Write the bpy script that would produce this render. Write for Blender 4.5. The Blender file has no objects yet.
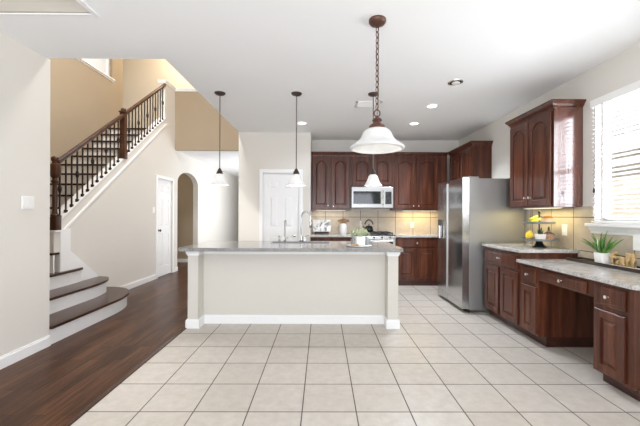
import bpy, bmesh, math, random
from mathutils import Vector, Matrix
random.seed(7)
SC = bpy.context.scene
COL = SC.collection
PI = math.pi

# ------------------------------------------------------------------ camera
F_PX, CX, CY, YAW, PITCH, ROLL, EYE = 330.46, 323.98, 214.86, .0051, -.0004, .004, 1.2756
cam = bpy.data.cameras.new('camera')
cam.sensor_fit = 'HORIZONTAL'; cam.sensor_width = 36.0
cam.lens = F_PX * 36.0 / 640.0
cam.shift_x = -(CX - 320.0) / 640.0
cam.shift_y = (CY - 213.0) / 640.0
cam.clip_start = .05; cam.clip_end = 200
cam_ob = bpy.data.objects.new('camera', cam); COL.objects.link(cam_ob)
def _rot():
    cy, sy, cp, sp, cr, sr = math.cos(YAW), math.sin(YAW), math.cos(PITCH), math.sin(PITCH), math.cos(ROLL), math.sin(ROLL)
    A = Matrix(((cy,-sy,0),(sy,cy,0),(0,0,1))); B = Matrix(((1,0,0),(0,cp,-sp),(0,sp,cp))); C = Matrix(((cr,0,sr),(0,1,0),(-sr,0,cr)))
    return C @ B @ A
_M = _rot()
right, fwd, up = Vector(_M[0]), Vector(_M[1]), Vector(_M[2])
cm = Matrix((right, up, -fwd)).transposed().to_4x4(); cm.translation = Vector((0,0,EYE))
cam_ob.matrix_world = cm
SC.camera = cam_ob

# ------------------------------------------------------------------ view, world, lights
SC.view_settings.view_transform = 'Standard'
SC.view_settings.look = 'None'
SC.view_settings.exposure = 0.26
SC.view_settings.gamma = 1.0
SC.view_settings.use_curve_mapping = False
W = bpy.data.worlds.new('sky'); SC.world = W; W.use_nodes = True
W.node_tree.nodes['Background'].inputs[0].default_value = (.92, .96, 1.0, 1)
W.node_tree.nodes['Background'].inputs[1].default_value = .55
SC.cycles.max_bounces = 10
SC.cycles.diffuse_bounces = 6
SC.cycles.glossy_bounces = 4
SC.cycles.transmission_bounces = 8
SC.cycles.sample_clamp_indirect = 6.0
SC.cycles.use_denoising = True

def area(name, loc, direction, sx, sy, power, color=(1,1,1)):
    l = bpy.data.lights.new(name, 'AREA'); l.shape = 'RECTANGLE'; l.size = sx; l.size_y = sy
    l.energy = power; l.color = color
    o = bpy.data.objects.new(name, l); COL.objects.link(o)
    o.location = loc; o.rotation_euler = Vector(direction).to_track_quat('-Z', 'Y').to_euler()
    return o
def point(name, loc, power, color=(1,1,1), r=.05):
    l = bpy.data.lights.new(name, 'POINT'); l.energy = power; l.color = color; l.shadow_soft_size = r
    o = bpy.data.objects.new(name, l); COL.objects.link(o); o.location = loc
    return o
def spot(name, loc, power, color=(.90,.96,1.06), ang=135):
    l = bpy.data.lights.new(name, 'SPOT'); l.energy = power; l.color = color; l.spot_size = math.radians(ang); l.spot_blend = .8; l.shadow_soft_size = .06
    o = bpy.data.objects.new(name, l); COL.objects.link(o); o.location = loc
    return o
sun = bpy.data.lights.new('sun', 'SUN'); sun.energy = 3.4; sun.angle = .02; sun.color = (1, .96, .9)
sun_ob = bpy.data.objects.new('sun', sun); COL.objects.link(sun_ob); sun_ob.rotation_euler = Vector((.62, .25, -.75)).to_track_quat('-Z', 'Y').to_euler()
# added rear fill, daylight at kitchen and far hall windows, added foyer fill
area('rear_fill', (-.2, -2.3, 1.45), (0, 1, .95), 5.0, 2.3, 195, (.91, .96, 1.06))  # unseen fill added behind the camera, tilted up to brighten the ceiling
area('daylight_kitchen_window', (3.15, 2.42, 1.95), (-1, 0, -.35), 1.7, 1.2, 92, (.94, .97, 1.05))
area('daylight_hall', (-1.25, 9.5, 1.45), (-1, -.05, .08), 3.0, 2.2, 60, (.94, .97, 1.02))
area('foyer_fill', (-2.0, 4.7, 5.3), (-.25, 0, -1), 0.8, .8, 112, (.96, .96, .98))  # unseen overhead fill, added to brighten the foyer and stair wall
point('upstairs_lamp', (-3.3, 7.6, 5.1), 38, (1, .78, .52), .12)
point('corridor_lamp', (-4.6, 7.8, 2.3), 9, (1, .88, .72), .1)

# ------------------------------------------------------------------ materials
def newmat(name):
    m = bpy.data.materials.new(name); m.use_nodes = True
    nt = m.node_tree; b = nt.nodes['Principled BSDF']
    return m, nt, b
def srgb(r, g, b):
    f = lambda c: (c/255/12.92) if c/255 <= .04045 else ((c/255+.055)/1.055)**2.4
    return (f(r), f(g), f(b), 1)
def setc(b, col, rough=.5, metal=0, coat=0, spec=.5):
    b.inputs['Base Color'].default_value = col; b.inputs['Roughness'].default_value = rough
    b.inputs['Metallic'].default_value = metal; b.inputs['Coat Weight'].default_value = coat
    b.inputs['Specular IOR Level'].default_value = spec
def N(nt, t, **kw):
    n = nt.nodes.new(t)
    for k, v in kw.items(): setattr(n, k, v)
    return n
def pos(nt):
    return N(nt, 'ShaderNodeNewGeometry').outputs['Position']
def ramp(nt, stops):
    r = N(nt, 'ShaderNodeValToRGB'); cr = r.color_ramp
    while len(cr.elements) < len(stops): cr.elements.new(.5)
    for e, (p, c) in zip(cr.elements, stops): e.position = p; e.color = c
    return r
def mapping(nt, src, scale=(1,1,1), loc=(0,0,0), rot=(0,0,0)):
    m = N(nt, 'ShaderNodeMapping'); m.inputs['Scale'].default_value = scale; m.inputs['Location'].default_value = loc; m.inputs['Rotation'].default_value = rot
    nt.links.new(src, m.inputs['Vector']); return m.outputs[0]
def noise(nt, vec, scale, detail=4, rough=.5):
    n = N(nt, 'ShaderNodeTexNoise'); n.inputs['Scale'].default_value = scale; n.inputs['Detail'].default_value = detail; n.inputs['Roughness'].default_value = rough
    nt.links.new(vec, n.inputs['Vector']); return n.outputs['Fac']
def bump(nt, b, h, strength=.2, dist=.002):
    n = N(nt, 'ShaderNodeBump'); n.inputs['Strength'].default_value = strength; n.inputs['Distance'].default_value = dist
    nt.links.new(h, n.inputs['Height']); nt.links.new(n.outputs[0], b.inputs['Normal'])
def objco(nt):
    return N(nt, 'ShaderNodeTexCoord').outputs['Object']

def simple(name, col, rough=.5, metal=0, coat=0, spec=.5, var=.06, scale=25, bmp=0):
    m, nt, b = newmat(name); setc(b, col, rough, metal, coat, spec)
    f = noise(nt, objco(nt), scale)
    lo = tuple(c*(1-var) for c in col[:3])+(1,); hi = tuple(min(1, c*(1+var)) for c in col[:3])+(1,)
    r = ramp(nt, [(.3, lo), (.7, hi)]); nt.links.new(f, r.inputs[0]); nt.links.new(r.outputs[0], b.inputs['Base Color'])
    if bmp: bump(nt, b, f, bmp)
    return m
def paint(name, col, rough=.75, bmp=.08):
    m, nt, b = newmat(name); setc(b, col, rough, 0, 0, .3)
    f = noise(nt, pos(nt), 55, 3); bump(nt, b, f, bmp, .002)
    g = noise(nt, pos(nt), .8, 2)
    lo = tuple(c*.985 for c in col[:3])+(1,); hi = tuple(min(1, c*1.015) for c in col[:3])+(1,)
    r = ramp(nt, [(.3, lo), (.7, hi)]); nt.links.new(g, r.inputs[0]); nt.links.new(r.outputs[0], b.inputs['Base Color'])
    return m

M = {}
M['wall'] = paint('wall_paint', srgb(223, 219, 211))
M['tan'] = paint('tan_walls', srgb(168, 153, 131))  # darker, warmer tone than wall, for stairwell, upstairs and corridor
M['island'] = paint('island_paint', srgb(214, 210, 201))
M['ceil'] = paint('ceiling_paint', srgb(246, 247, 247), .9, .15)
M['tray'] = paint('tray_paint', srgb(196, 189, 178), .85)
M['trim'] = simple('white_trim', srgb(242, 242, 241), .35, var=.01)
M['plate'] = simple('white_plastic', srgb(240, 240, 236), .3, var=.01)

def mk_tile():
    m, nt, b = newmat('floor_tile'); setc(b, (1,1,1,1), .32, 0, 0, .45)
    w = .3512
    v = mapping(nt, pos(nt), (1/w, 1/w, 0), (.126/w, -2.4923/w, 0))
    br = N(nt, 'ShaderNodeTexBrick'); br.offset = 0; br.squash = 1
    br.inputs['Scale'].default_value = 1; br.inputs['Brick Width'].default_value = 1; br.inputs['Row Height'].default_value = 1
    br.inputs['Mortar Size'].default_value = .013; br.inputs['Mortar Smooth'].default_value = .3; br.inputs['Bias'].default_value = 0
    br.inputs['Color1'].default_value = srgb(197, 190, 180); br.inputs['Color2'].default_value = srgb(204, 197, 188); br.inputs['Mortar'].default_value = srgb(98, 90, 82)
    nt.links.new(v, br.inputs['Vector'])
    f = noise(nt, pos(nt), 13, 8, .72); r = ramp(nt, [(.3, (.82,.805,.785,1)), (.68, (1,1,1,1))]); nt.links.new(f, r.inputs[0])
    mx = N(nt, 'ShaderNodeMix', data_type='RGBA', blend_type='MULTIPLY'); mx.inputs[0].default_value = 1
    nt.links.new(br.outputs['Color'], mx.inputs[6]); nt.links.new(r.outputs[0], mx.inputs[7]); nt.links.new(mx.outputs[2], b.inputs['Base Color'])
    inv = N(nt, 'ShaderNodeMath', operation='SUBTRACT'); inv.inputs[0].default_value = 1; nt.links.new(br.outputs['Fac'], inv.inputs[1])
    bump(nt, b, inv.outputs[0], .6, .003)
    rr = N(nt, 'ShaderNodeMapRange'); rr.inputs[3].default_value = .28; rr.inputs[4].default_value = .8; nt.links.new(br.outputs['Fac'], rr.inputs[0]); nt.links.new(rr.outputs[0], b.inputs['Roughness'])
    return m
M['tile'] = mk_tile()

def mk_plank():
    m, nt, b = newmat('hardwood_planks'); setc(b, (1,1,1,1), .3, 0, 0, .13)
    sep = N(nt, 'ShaderNodeSeparateXYZ'); nt.links.new(pos(nt), sep.inputs[0])
    cmb = N(nt, 'ShaderNodeCombineXYZ'); nt.links.new(sep.outputs[1], cmb.inputs[0]); nt.links.new(sep.outputs[0], cmb.inputs[1])
    br = N(nt, 'ShaderNodeTexBrick'); br.offset = .37; br.squash = 1
    br.inputs['Scale'].default_value = 1; br.inputs['Brick Width'].default_value = .8; br.inputs['Row Height'].default_value = .092
    br.inputs['Mortar Size'].default_value = .0012; br.inputs['Bias'].default_value = 0
    br.inputs['Color1'].default_value = (0,0,0,1); br.inputs['Color2'].default_value = (1,1,1,1); br.inputs['Mortar'].default_value = (0,0,0,1)
    nt.links.new(cmb.outputs[0], br.inputs['Vector'])
    g = noise(nt, mapping(nt, pos(nt), (48, 1.9, 1)), 1.0, 8, .78)
    g2 = noise(nt, mapping(nt, pos(nt), (5, 1.2, 1)), 1.0, 3)
    a = N(nt, 'ShaderNodeMath', operation='MULTIPLY_ADD'); a.inputs[1].default_value = .13; nt.links.new(br.outputs['Color'], a.inputs[0]); nt.links.new(g, a.inputs[2])
    a2 = N(nt, 'ShaderNodeMath', operation='MULTIPLY_ADD'); a2.inputs[1].default_value = .3; nt.links.new(g2, a2.inputs[0]); nt.links.new(a.outputs[0], a2.inputs[2])
    r = ramp(nt, [(.55, srgb(30, 17, 10)), (.85, srgb(60, 37, 24)), (1.15, srgb(112, 76, 52))]); 
    sc = N(nt, 'ShaderNodeMath', operation='MULTIPLY'); sc.inputs[1].default_value = .93; nt.links.new(a2.outputs[0], sc.inputs[0])
    r.color_ramp.elements[0].position = .40; r.color_ramp.elements[1].position = .62; r.color_ramp.elements[2].position = .88
    nt.links.new(sc.outputs[0], r.inputs[0])
    mx = N(nt, 'ShaderNodeMix', data_type='RGBA'); nt.links.new(br.outputs['Fac'], mx.inputs[0]); nt.links.new(r.outputs[0], mx.inputs[6]); mx.inputs[7].default_value = srgb(30, 18, 13)
    nt.links.new(mx.outputs[2], b.inputs['Base Color'])
    bump(nt, b, g, .12, .002)
    return m
M['plank'] = mk_plank()

def mk_wood(name, dark, mid, light, axis='Z', rough=.28, coat=.5, k=1.0):
    m, nt, b = newmat(name); setc(b, mid, rough, 0, coat, .5); b.inputs['Coat Roughness'].default_value = .16; b.inputs['Specular IOR Level'].default_value = .3
    s = {'Z': (16*k, 16*k, 1.3*k), 'Y': (16*k, 1.3*k, 16*k), 'X': (1.3*k, 16*k, 16*k)}[axis]
    f = noise(nt, mapping(nt, pos(nt), s), 1.0, 5, .6)
    r = ramp(nt, [(.28, dark), (.5, mid), (.75, light)]); nt.links.new(f, r.inputs[0]); nt.links.new(r.outputs[0], b.inputs['Base Color'])
    bump(nt, b, f, .05, .001)
    return m
M['cherry'] = mk_wood('cherry_wood', srgb(56, 27, 16), srgb(82, 43, 28), srgb(116, 68, 46), 'Z', .34, .3)
M['cherry_gloss'] = mk_wood('lacquered_cherry', srgb(60, 28, 19), srgb(84, 42, 29), srgb(104, 56, 40), 'Z', .12, 1.0)
M['cherry_gloss'].node_tree.nodes['Principled BSDF'].inputs['Coat IOR'].default_value = 1.9
M['cherry_gloss'].node_tree.nodes['Principled BSDF'].inputs['Coat Roughness'].default_value = .19
M['toe'] = mk_wood('dark_toe_wood', srgb(48, 22, 16), srgb(60, 29, 21), srgb(74, 37, 28), 'Y')
M['stairwood'] = mk_wood('stair_tread_wood', srgb(44, 27, 19), srgb(68, 44, 32), srgb(92, 62, 46), 'Y', .255, .05)
M['rail'] = mk_wood('handrail_wood', srgb(46, 26, 15), srgb(66, 39, 24), srgb(86, 54, 34), 'Y', .35, .05)
M['newel'] = mk_wood('newel_wood', srgb(50, 29, 17), srgb(72, 44, 27), srgb(92, 58, 38), 'Z', .35, .05)

def mk_granite(name='granite', st=(112, 182, 212, 228), dk=(80, 76, 74)):
    m, nt, b = newmat(name); setc(b, (1,1,1,1), .12, 0, 0, .5)
    f = noise(nt, pos(nt), 110, 8, .75); r = ramp(nt, [(p, srgb(v, v*.985, v*.965)) for p, v in zip((.34, .44, .55, .7), st)]); nt.links.new(f, r.inputs[0])
    g = noise(nt, pos(nt), 14, 5, .6); r2 = ramp(nt, [(.35, (.72,.72,.73,1)), (.6, (1,1,1,1))]); nt.links.new(g, r2.inputs[0])
    mx = N(nt, 'ShaderNodeMix', data_type='RGBA', blend_type='MULTIPLY'); mx.inputs[0].default_value = 1
    nt.links.new(r.outputs[0], mx.inputs[6]); nt.links.new(r2.outputs[0], mx.inputs[7]); nt.links.new(mx.outputs[2], b.inputs['Base Color'])
    return m
M['granite'] = mk_granite()
M['granite_dark'] = mk_granite('dark_speckled_granite', (58, 124, 170, 202), (46, 46, 46))

def mk_splash(name, ax, off, k=1.0):
    m, nt, b = newmat(name); setc(b, (1,1,1,1), .38, 0, 0, .4)
    sep = N(nt, 'ShaderNodeSeparateXYZ'); nt.links.new(pos(nt), sep.inputs[0])
    cmb = N(nt, 'ShaderNodeCombineXYZ'); nt.links.new(sep.outputs[ax], cmb.inputs[0]); nt.links.new(sep.outputs[2], cmb.inputs[1])
    w = .348
    v = mapping(nt, cmb.outputs[0], (1/w, 1/w, 1), (-off[0]/w, -off[1]/w, 0))
    br = N(nt, 'ShaderNodeTexBrick'); br.offset = 0; br.squash = 1
    br.inputs['Scale'].default_value = 1; br.inputs['Brick Width'].default_value = 1; br.inputs['Row Height'].default_value = 1
    br.inputs['Mortar Size'].default_value = .014; br.inputs['Mortar Smooth'].default_value = .2; br.inputs['Bias'].default_value = 0
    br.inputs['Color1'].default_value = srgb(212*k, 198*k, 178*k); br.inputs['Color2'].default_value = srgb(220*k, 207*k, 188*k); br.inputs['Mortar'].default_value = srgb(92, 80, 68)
    nt.links.new(v, br.inputs['Vector'])
    f = noise(nt, pos(nt), 10, 6, .65); r = ramp(nt, [(.3, (.84,.82,.79,1)), (.7, (1,1,1,1))]); nt.links.new(f, r.inputs[0])
    mx = N(nt, 'ShaderNodeMix', data_type='RGBA', blend_type='MULTIPLY'); mx.inputs[0].default_value = 1
    nt.links.new(br.outputs['Color'], mx.inputs[6]); nt.links.new(r.outputs[0], mx.inputs[7]); nt.links.new(mx.outputs[2], b.inputs['Base Color'])
    inv = N(nt, 'ShaderNodeMath', operation='SUBTRACT'); inv.inputs[0].default_value = 1; nt.links.new(br.outputs['Fac'], inv.inputs[1])
    bump(nt, b, inv.outputs[0], .5, .003)
    return m
M['splash_back'] = mk_splash('backsplash_back', 0, (.063, 1.236))
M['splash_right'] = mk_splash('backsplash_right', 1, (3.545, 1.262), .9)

def mk_steel(name, col, rough=.26, axis=2):
    m, nt, b = newmat(name); setc(b, col, rough, 1)
    s = [160, 160, 160]; s[axis] = 2
    f = noise(nt, mapping(nt, pos(nt), tuple(s)), 1.0, 3)
    mr = N(nt, 'ShaderNodeMapRange'); mr.inputs[3].default_value = rough-.05; mr.inputs[4].default_value = rough+.07; nt.links.new(f, mr.inputs[0]); nt.links.new(mr.outputs[0], b.inputs['Roughness'])
    return m
M['steel'] = mk_steel('stainless_steel', (.60, .60, .59, 1), .17)
M['steel_h'] = mk_steel('stainless_front', (.40, .395, .385, 1), .34, 0)
M['fridge_side'] = mk_steel('fridge_side_grey', (.40, .395, .38, 1), .5)
M['chrome'] = simple('chrome', (.50, .50, .50, 1), .10, 1, var=.02)
M['nickel'] = simple('brushed_nickel', (.82, .80, .76, 1), .22, 1, var=.02)
M['bronze'] = simple('rubbed_bronze', srgb(92, 62, 50), .4, .35, var=.15, scale=40)
M['darkbronze'] = simple('dark_bronze', srgb(70, 58, 50), .4, .4, var=.15, scale=40)
M['rodbronze'] = simple('rod_bronze', srgb(104, 92, 84), .4, .3, var=.1)
M['iron'] = simple('black_iron', srgb(44, 33, 28), .5, .3, var=.1)
M['black'] = simple('black_enamel', srgb(24, 23, 23), .3, var=.05)
M['blackglass'] = simple('black_glass', srgb(30, 32, 32), .06, var=.02)
M['gold'] = simple('gold_leaf', (.78, .58, .30, 1), .3, .9, var=.15, scale=60)
M['darkwood'] = mk_wood('dark_tray_wood', srgb(38, 30, 26), srgb(56, 45, 38), srgb(78, 64, 54), 'Y', .5, 0)
M['lightwood'] = mk_wood('light_bead_wood', srgb(150, 112, 78), srgb(178, 138, 100), srgb(196, 158, 120), 'X', .5, 0)
M['ceramic'] = simple('white_ceramic', srgb(240, 238, 234), .3, var=.02)
M['marble'] = simple('white_marble', srgb(236, 233, 228), .25, var=.05, scale=12)
M['leaf'] = simple('green_leaf', srgb(92, 138, 62), .45, var=.35, scale=18)
M['paleleaf'] = simple('pale_leaf', srgb(192, 198, 164), .6, var=.25, scale=40)
M['succulent'] = simple('succulent_leaf', srgb(160, 118, 46), .5, var=.25, scale=40)
M['darkleaf'] = simple('dark_leaf', srgb(52, 66, 50), .5, var=.3, scale=30)
M['yellowleaf'] = simple('yellow_green_fruit', srgb(202, 196, 74), .4, var=.15, scale=20)
M['lemon'] = simple('lemon_peel', srgb(236, 200, 50), .4, var=.08, scale=90, bmp=.15)
M['dried'] = simple('dried_flower', srgb(172, 138, 100), .8, var=.3, scale=60)
M['pinkpot'] = simple('pink_clay', srgb(206, 176, 160), .5, var=.06)
M['slate'] = simple('slate_tray', srgb(112, 116, 116), .35, var=.1)
M['greyglaze'] = simple('grey_glaze', srgb(148, 152, 152), .25, var=.1)
M['rubber'] = simple('dark_gap', srgb(18, 17, 17), .8, var=.05)
M['slat'] = simple('blind_slat', srgb(244, 244, 242), .45, var=.01)
M['dirt'] = simple('potting_soil', srgb(50, 38, 30), .9, var=.2)
M['exterior'] = None

def mk_glass(name, col=(1,1,1,1), rough=0.0, ior=1.45):
    m, nt, b = newmat(name); setc(b, col, rough); b.inputs['Transmission Weight'].default_value = 1; b.inputs['IOR'].default_value = ior
    f = noise(nt, objco(nt), 3); mr = N(nt, 'ShaderNodeMapRange'); mr.inputs[3].default_value = rough; mr.inputs[4].default_value = rough+.01
    nt.links.new(f, mr.inputs[0]); nt.links.new(mr.outputs[0], b.inputs['Roughness'])
    return m
M['pinkglass'] = mk_glass('pink_glass', srgb(232, 200, 190), .08)
def mk_pane():
    m, nt, b = newmat('window_glass')
    nt.nodes.remove(b); out = nt.nodes['Material Output']
    t = N(nt, 'ShaderNodeBsdfTransparent'); g = N(nt, 'ShaderNodeBsdfGlossy'); g.inputs['Roughness'].default_value = .02
    mx = N(nt, 'ShaderNodeMixShader'); mx.inputs[0].default_value = .04; nt.links.new(t.outputs[0], mx.inputs[1]); nt.links.new(g.outputs[0], mx.inputs[2]); nt.links.new(mx.outputs[0], out.inputs[0])
    return m
M['pane'] = mk_pane()
def mk_shade(name, emit, col=(.80,.80,.785,1)):
    m, nt, b = newmat(name); nt.nodes.remove(b); out = nt.nodes['Material Output']
    f = noise(nt, objco(nt), 14, 5, .7); r = ramp(nt, [(.3, tuple(c*.88 for c in col[:3])+(1,)), (.65, col)]); nt.links.new(f, r.inputs[0])
    d = N(nt, 'ShaderNodeBsdfDiffuse'); t = N(nt, 'ShaderNodeBsdfTranslucent'); g = N(nt, 'ShaderNodeBsdfGlossy'); g.inputs['Roughness'].default_value = .12
    e = N(nt, 'ShaderNodeEmission'); e.inputs[1].default_value = emit
    for s in (d, t, e): nt.links.new(r.outputs[0], s.inputs[0])
    m1 = N(nt, 'ShaderNodeMixShader'); m1.inputs[0].default_value = .34; nt.links.new(d.outputs[0], m1.inputs[1]); nt.links.new(t.outputs[0], m1.inputs[2])
    m2 = N(nt, 'ShaderNodeMixShader'); m2.inputs[0].default_value = .05; nt.links.new(m1.outputs[0], m2.inputs[1]); nt.links.new(g.outputs[0], m2.inputs[2])
    a = N(nt, 'ShaderNodeAddShader'); nt.links.new(m2.outputs[0], a.inputs[0]); nt.links.new(e.outputs[0], a.inputs[1]); nt.links.new(a.outputs[0], out.inputs[0])
    return m
M['shade'] = mk_shade('alabaster_glass_lit', .12)
M['shade_big'] = mk_shade('alabaster_glass_large', .04)
def mk_emit(name, col, s):
    m, nt, b = newmat(name); setc(b, col); b.inputs['Emission Color'].default_value = col; b.inputs['Emission Strength'].default_value = s
    return m
M['bulb'] = mk_emit('lit_bulb', (1, .93, .82, 1), 3)
M['lens'] = mk_emit('lit_lens', (1, .97, .92, 1), 5)
M['bar'] = mk_emit('lit_bar', (1, .88, .62, 1), 2)
def mk_brick():
    m, nt, b = newmat('pale_brick'); setc(b, (1,1,1,1), .9)
    sep = N(nt, 'ShaderNodeSeparateXYZ'); nt.links.new(pos(nt), sep.inputs[0])
    cmb = N(nt, 'ShaderNodeCombineXYZ'); nt.links.new(sep.outputs[1], cmb.inputs[0]); nt.links.new(sep.outputs[2], cmb.inputs[1])
    br = N(nt, 'ShaderNodeTexBrick'); br.inputs['Scale'].default_value = 1; br.inputs['Brick Width'].default_value = .23; br.inputs['Row Height'].default_value = .078; br.inputs['Mortar Size'].default_value = .006
    br.inputs['Color1'].default_value = srgb(214, 200, 184); br.inputs['Color2'].default_value = srgb(234, 224, 212); br.inputs['Mortar'].default_value = srgb(228, 222, 212)
    nt.links.new(cmb.outputs[0], br.inputs['Vector']); nt.links.new(br.outputs[0], b.inputs['Base Color'])
    return m
M['brick'] = mk_brick()
def mk_art():
    m, nt, b = newmat('floral_print'); setc(b, (1,1,1,1), .6)
    v = objco(nt)
    n1 = N(nt, 'ShaderNodeTexNoise'); n1.inputs['Scale'].default_value = 7; n1.inputs['Detail'].default_value = 3; n1.inputs['Distortion'].default_value = 1.6; nt.links.new(v, n1.inputs['Vector'])
    ad = N(nt, 'ShaderNodeMath', operation='MULTIPLY'); nt.links.new(n1.outputs[0], ad.inputs[0]); ad.inputs[1].default_value = 1.0
    r = ramp(nt, [(.35, srgb(130, 130, 134)), (.41, srgb(196, 196, 197)), (.47, srgb(236, 235, 232))]); nt.links.new(ad.outputs[0], r.inputs[0]); nt.links.new(r.outputs[0], b.inputs['Base Color'])
    return m
M['art'] = mk_art()

# ------------------------------------------------------------------ mesh helpers
class MB:
    def __init__(s): s.bm = bmesh.new(); s.smooth = False
    def box(s, x0, x1, y0, y1, z0, z1, bev=0):
        bm = s.bm if not bev else bmesh.new()
        vs = [bm.verts.new((x, y, z)) for z in (z0, z1) for y in (y0, y1) for x in (x0, x1)]
        for f in ((0,2,3,1), (4,5,7,6), (0,1,5,4), (2,6,7,3), (0,4,6,2), (1,3,7,5)): bm.faces.new([vs[i] for i in f])
        if bev:
            bmesh.ops.bevel(bm, geom=list(bm.edges), offset=bev, segments=2, affect='EDGES', profile=.5)
            s.join(bm)
        return s
    def join(s, other, mat=None):
        me = bpy.data.meshes.new('t'); other.to_mesh(me)
        if mat is not None: me.transform(mat)
        s.bm.from_mesh(me); bpy.data.meshes.remove(me); other.free(); return s
    def loops(s, loops, cap0=True, cap1=True, closed=True):
        bm = s.bm; L = [[bm.verts.new(p) for p in lp] for lp in loops]; n = len(L[0])
        for a, b in zip(L, L[1:]):
            for i in range(n if closed else n-1):
                j = (i+1) % n
                try: bm.faces.new((a[i], a[j], b[j], b[i]))
                except ValueError: pass
        if cap0: bm.faces.new(list(reversed(L[0])))
        if cap1: bm.faces.new(L[-1])
        return s
    def lathe(s, prof, c=(0,0,0), seg=20, axis='Z', cap0=True, cap1=True, wob=None):
        loops = []
        for r, h in prof:
            lp = []
            for i in range(seg):
                a = 2*PI*i/seg; rr = max(r, 1e-4) * (wob(a, h) if wob else 1)
                u, v = rr*math.cos(a), rr*math.sin(a)
                p = {'Z': (u, v, h), 'X': (h, u, v), 'Y': (v, h, u)}[axis]
                lp.append((c[0]+p[0], c[1]+p[1], c[2]+p[2]))
            loops.append(lp)
        s.smooth = True
        return s.loops(loops, cap0, cap1)
    def tube(s, pts, r, seg=10, cap=True, closed=False, radii=None):
        pts = [Vector(p) for p in pts]; n = len(pts); loops = []
        prevn = None
        for i, p in enumerate(pts):
            if closed: t = (pts[(i+1) % n] - pts[i-1]).normalized()
            else: t = (pts[min(i+1, n-1)] - pts[max(i-1, 0)]).normalized()
            if prevn is None:
                a = Vector((0,0,1)) if abs(t.z) < .9 else Vector((1,0,0)); nn = t.cross(a).normalized()
            else:
                nn = (prevn - t*prevn.dot(t)).normalized()
            prevn = nn; bn = t.cross(nn); rr = radii[i] if radii else r
            loops.append([p + nn*rr*math.cos(2*PI*k/seg) + bn*rr*math.sin(2*PI*k/seg) for k in range(seg)])
        s.smooth = True
        if closed: loops.append(loops[0]); return s.loops(loops, False, False)
        return s.loops(loops, cap, cap)
    def prism(s, pts, d):                       # planar polygon pts extruded by vector d
        d = Vector(d); a = [Vector(p) for p in pts]
        return s.loops([a, [p+d for p in a]])
    def sphere(s, c, r, seg=14, rings=8, sc=(1,1,1)):
        prof = [(math.sin(PI*i/rings), -math.cos(PI*i/rings)) for i in range(rings+1)]
        lp = []
        for rr, h in prof: lp.append([(c[0]+max(rr, .002)*r*sc[0]*math.cos(2*PI*k/seg), c[1]+max(rr, .002)*r*sc[1]*math.sin(2*PI*k/seg), c[2]+h*r*sc[2]) for k in range(seg)])
        s.smooth = True
        return s.loops(lp)

def finish(name, mb, mat, origin):
    bm = mb.bm
    bmesh.ops.remove_doubles(bm, verts=bm.verts, dist=1e-6)
    bmesh.ops.recalc_face_normals(bm, faces=bm.faces)
    bm.verts.ensure_lookup_table()
    for v in bm.verts: v.co -= origin
    me = bpy.data.meshes.new(name); bm.to_mesh(me); bm.free()
    me.materials.append(mat)
    if mb.smooth:
        for p in me.polygons: p.use_smooth = True
        try: me.set_sharp_from_angle(angle=math.radians(38))
        except Exception: pass
    o = bpy.data.objects.new(name, me); COL.objects.link(o)
    return o
def wloc(o):
    v = Vector((0,0,0))
    while o: v += o.location; o = o.parent
    return v
def part(name, mb, mat, parent, label=None):
    o = finish(name, mb, mat, wloc(parent)); o.parent = parent
    if label: o['label'] = label
    return o
def tag(o, label, cat, group=None, kind=None):
    if label: o['label'] = label
    if cat: o['category'] = cat
    if group: o['group'] = group
    if kind: o['kind'] = kind
    return o
def thing(name, loc, label, cat, group=None):
    o = bpy.data.objects.new(name, None); COL.objects.link(o); o.location = loc; o.empty_display_size = .1
    return tag(o, label, cat, group)
def solo(name, mb, mat, label, cat, group=None, kind=None):
    bm = mb.bm; xs = [v.co.x for v in bm.verts]; ys = [v.co.y for v in bm.verts]; zs = [v.co.z for v in bm.verts]
    org = Vector(((min(xs)+max(xs))/2, (min(ys)+max(ys))/2, min(zs)))
    o = finish(name, mb, mat, org); o.location = org
    return tag(o, label, cat, group, kind)
def struct(name, mb, mat, parent=None, label=None):
    if parent: return part(name, mb, mat, parent, label)
    o = finish(name, mb, mat, Vector((0,0,0))); o['kind'] = 'structure'
    if label: o['label'] = label
    return o
def dup(root, loc, label, group=None):
    r = root.copy(); COL.objects.link(r); r.location = loc; r['label'] = label
    if group: r['group'] = group
    for ch in list(root.children):
        c = ch.copy(); COL.objects.link(c); c.parent = r
        for g in list(ch.children):
            d = g.copy(); COL.objects.link(d); d.parent = c
    return r
def box(*a, **k): return MB().box(*a, **k)

XL, XR, ZC, YB = -2.64, 2.717, 2.7685, 6.573      # left wall, right wall, ceiling, back wall
XS = -3.285                                        # wall under the stair
XE = -1.52                                         # edge of the flat ceiling / pantry left face
YE = 3.185                                         # front edge of the two-storey opening
YP = 6.0                                           # pantry front
YT = 7.37                                          # upper transverse wall
T = .13
YR = -2.4

# ------------------------------------------------------------------ setting: floors
struct('floor_tile', box(-1.525, XR+.1, YR, YB+.1, -.05, 0), M['tile'], label='pale square tile floor of the kitchen')
struct('floor_wood', box(-6.2, -1.525, YR, 16.2, -.05, 0), M['plank'], label='dark hardwood plank floor of the hall')
struct('trim_1', box(-1.548, -1.512, YR, 3.735, 0, .008), M['stairwood'], label='dark wood transition strip between planks and tile')
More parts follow.
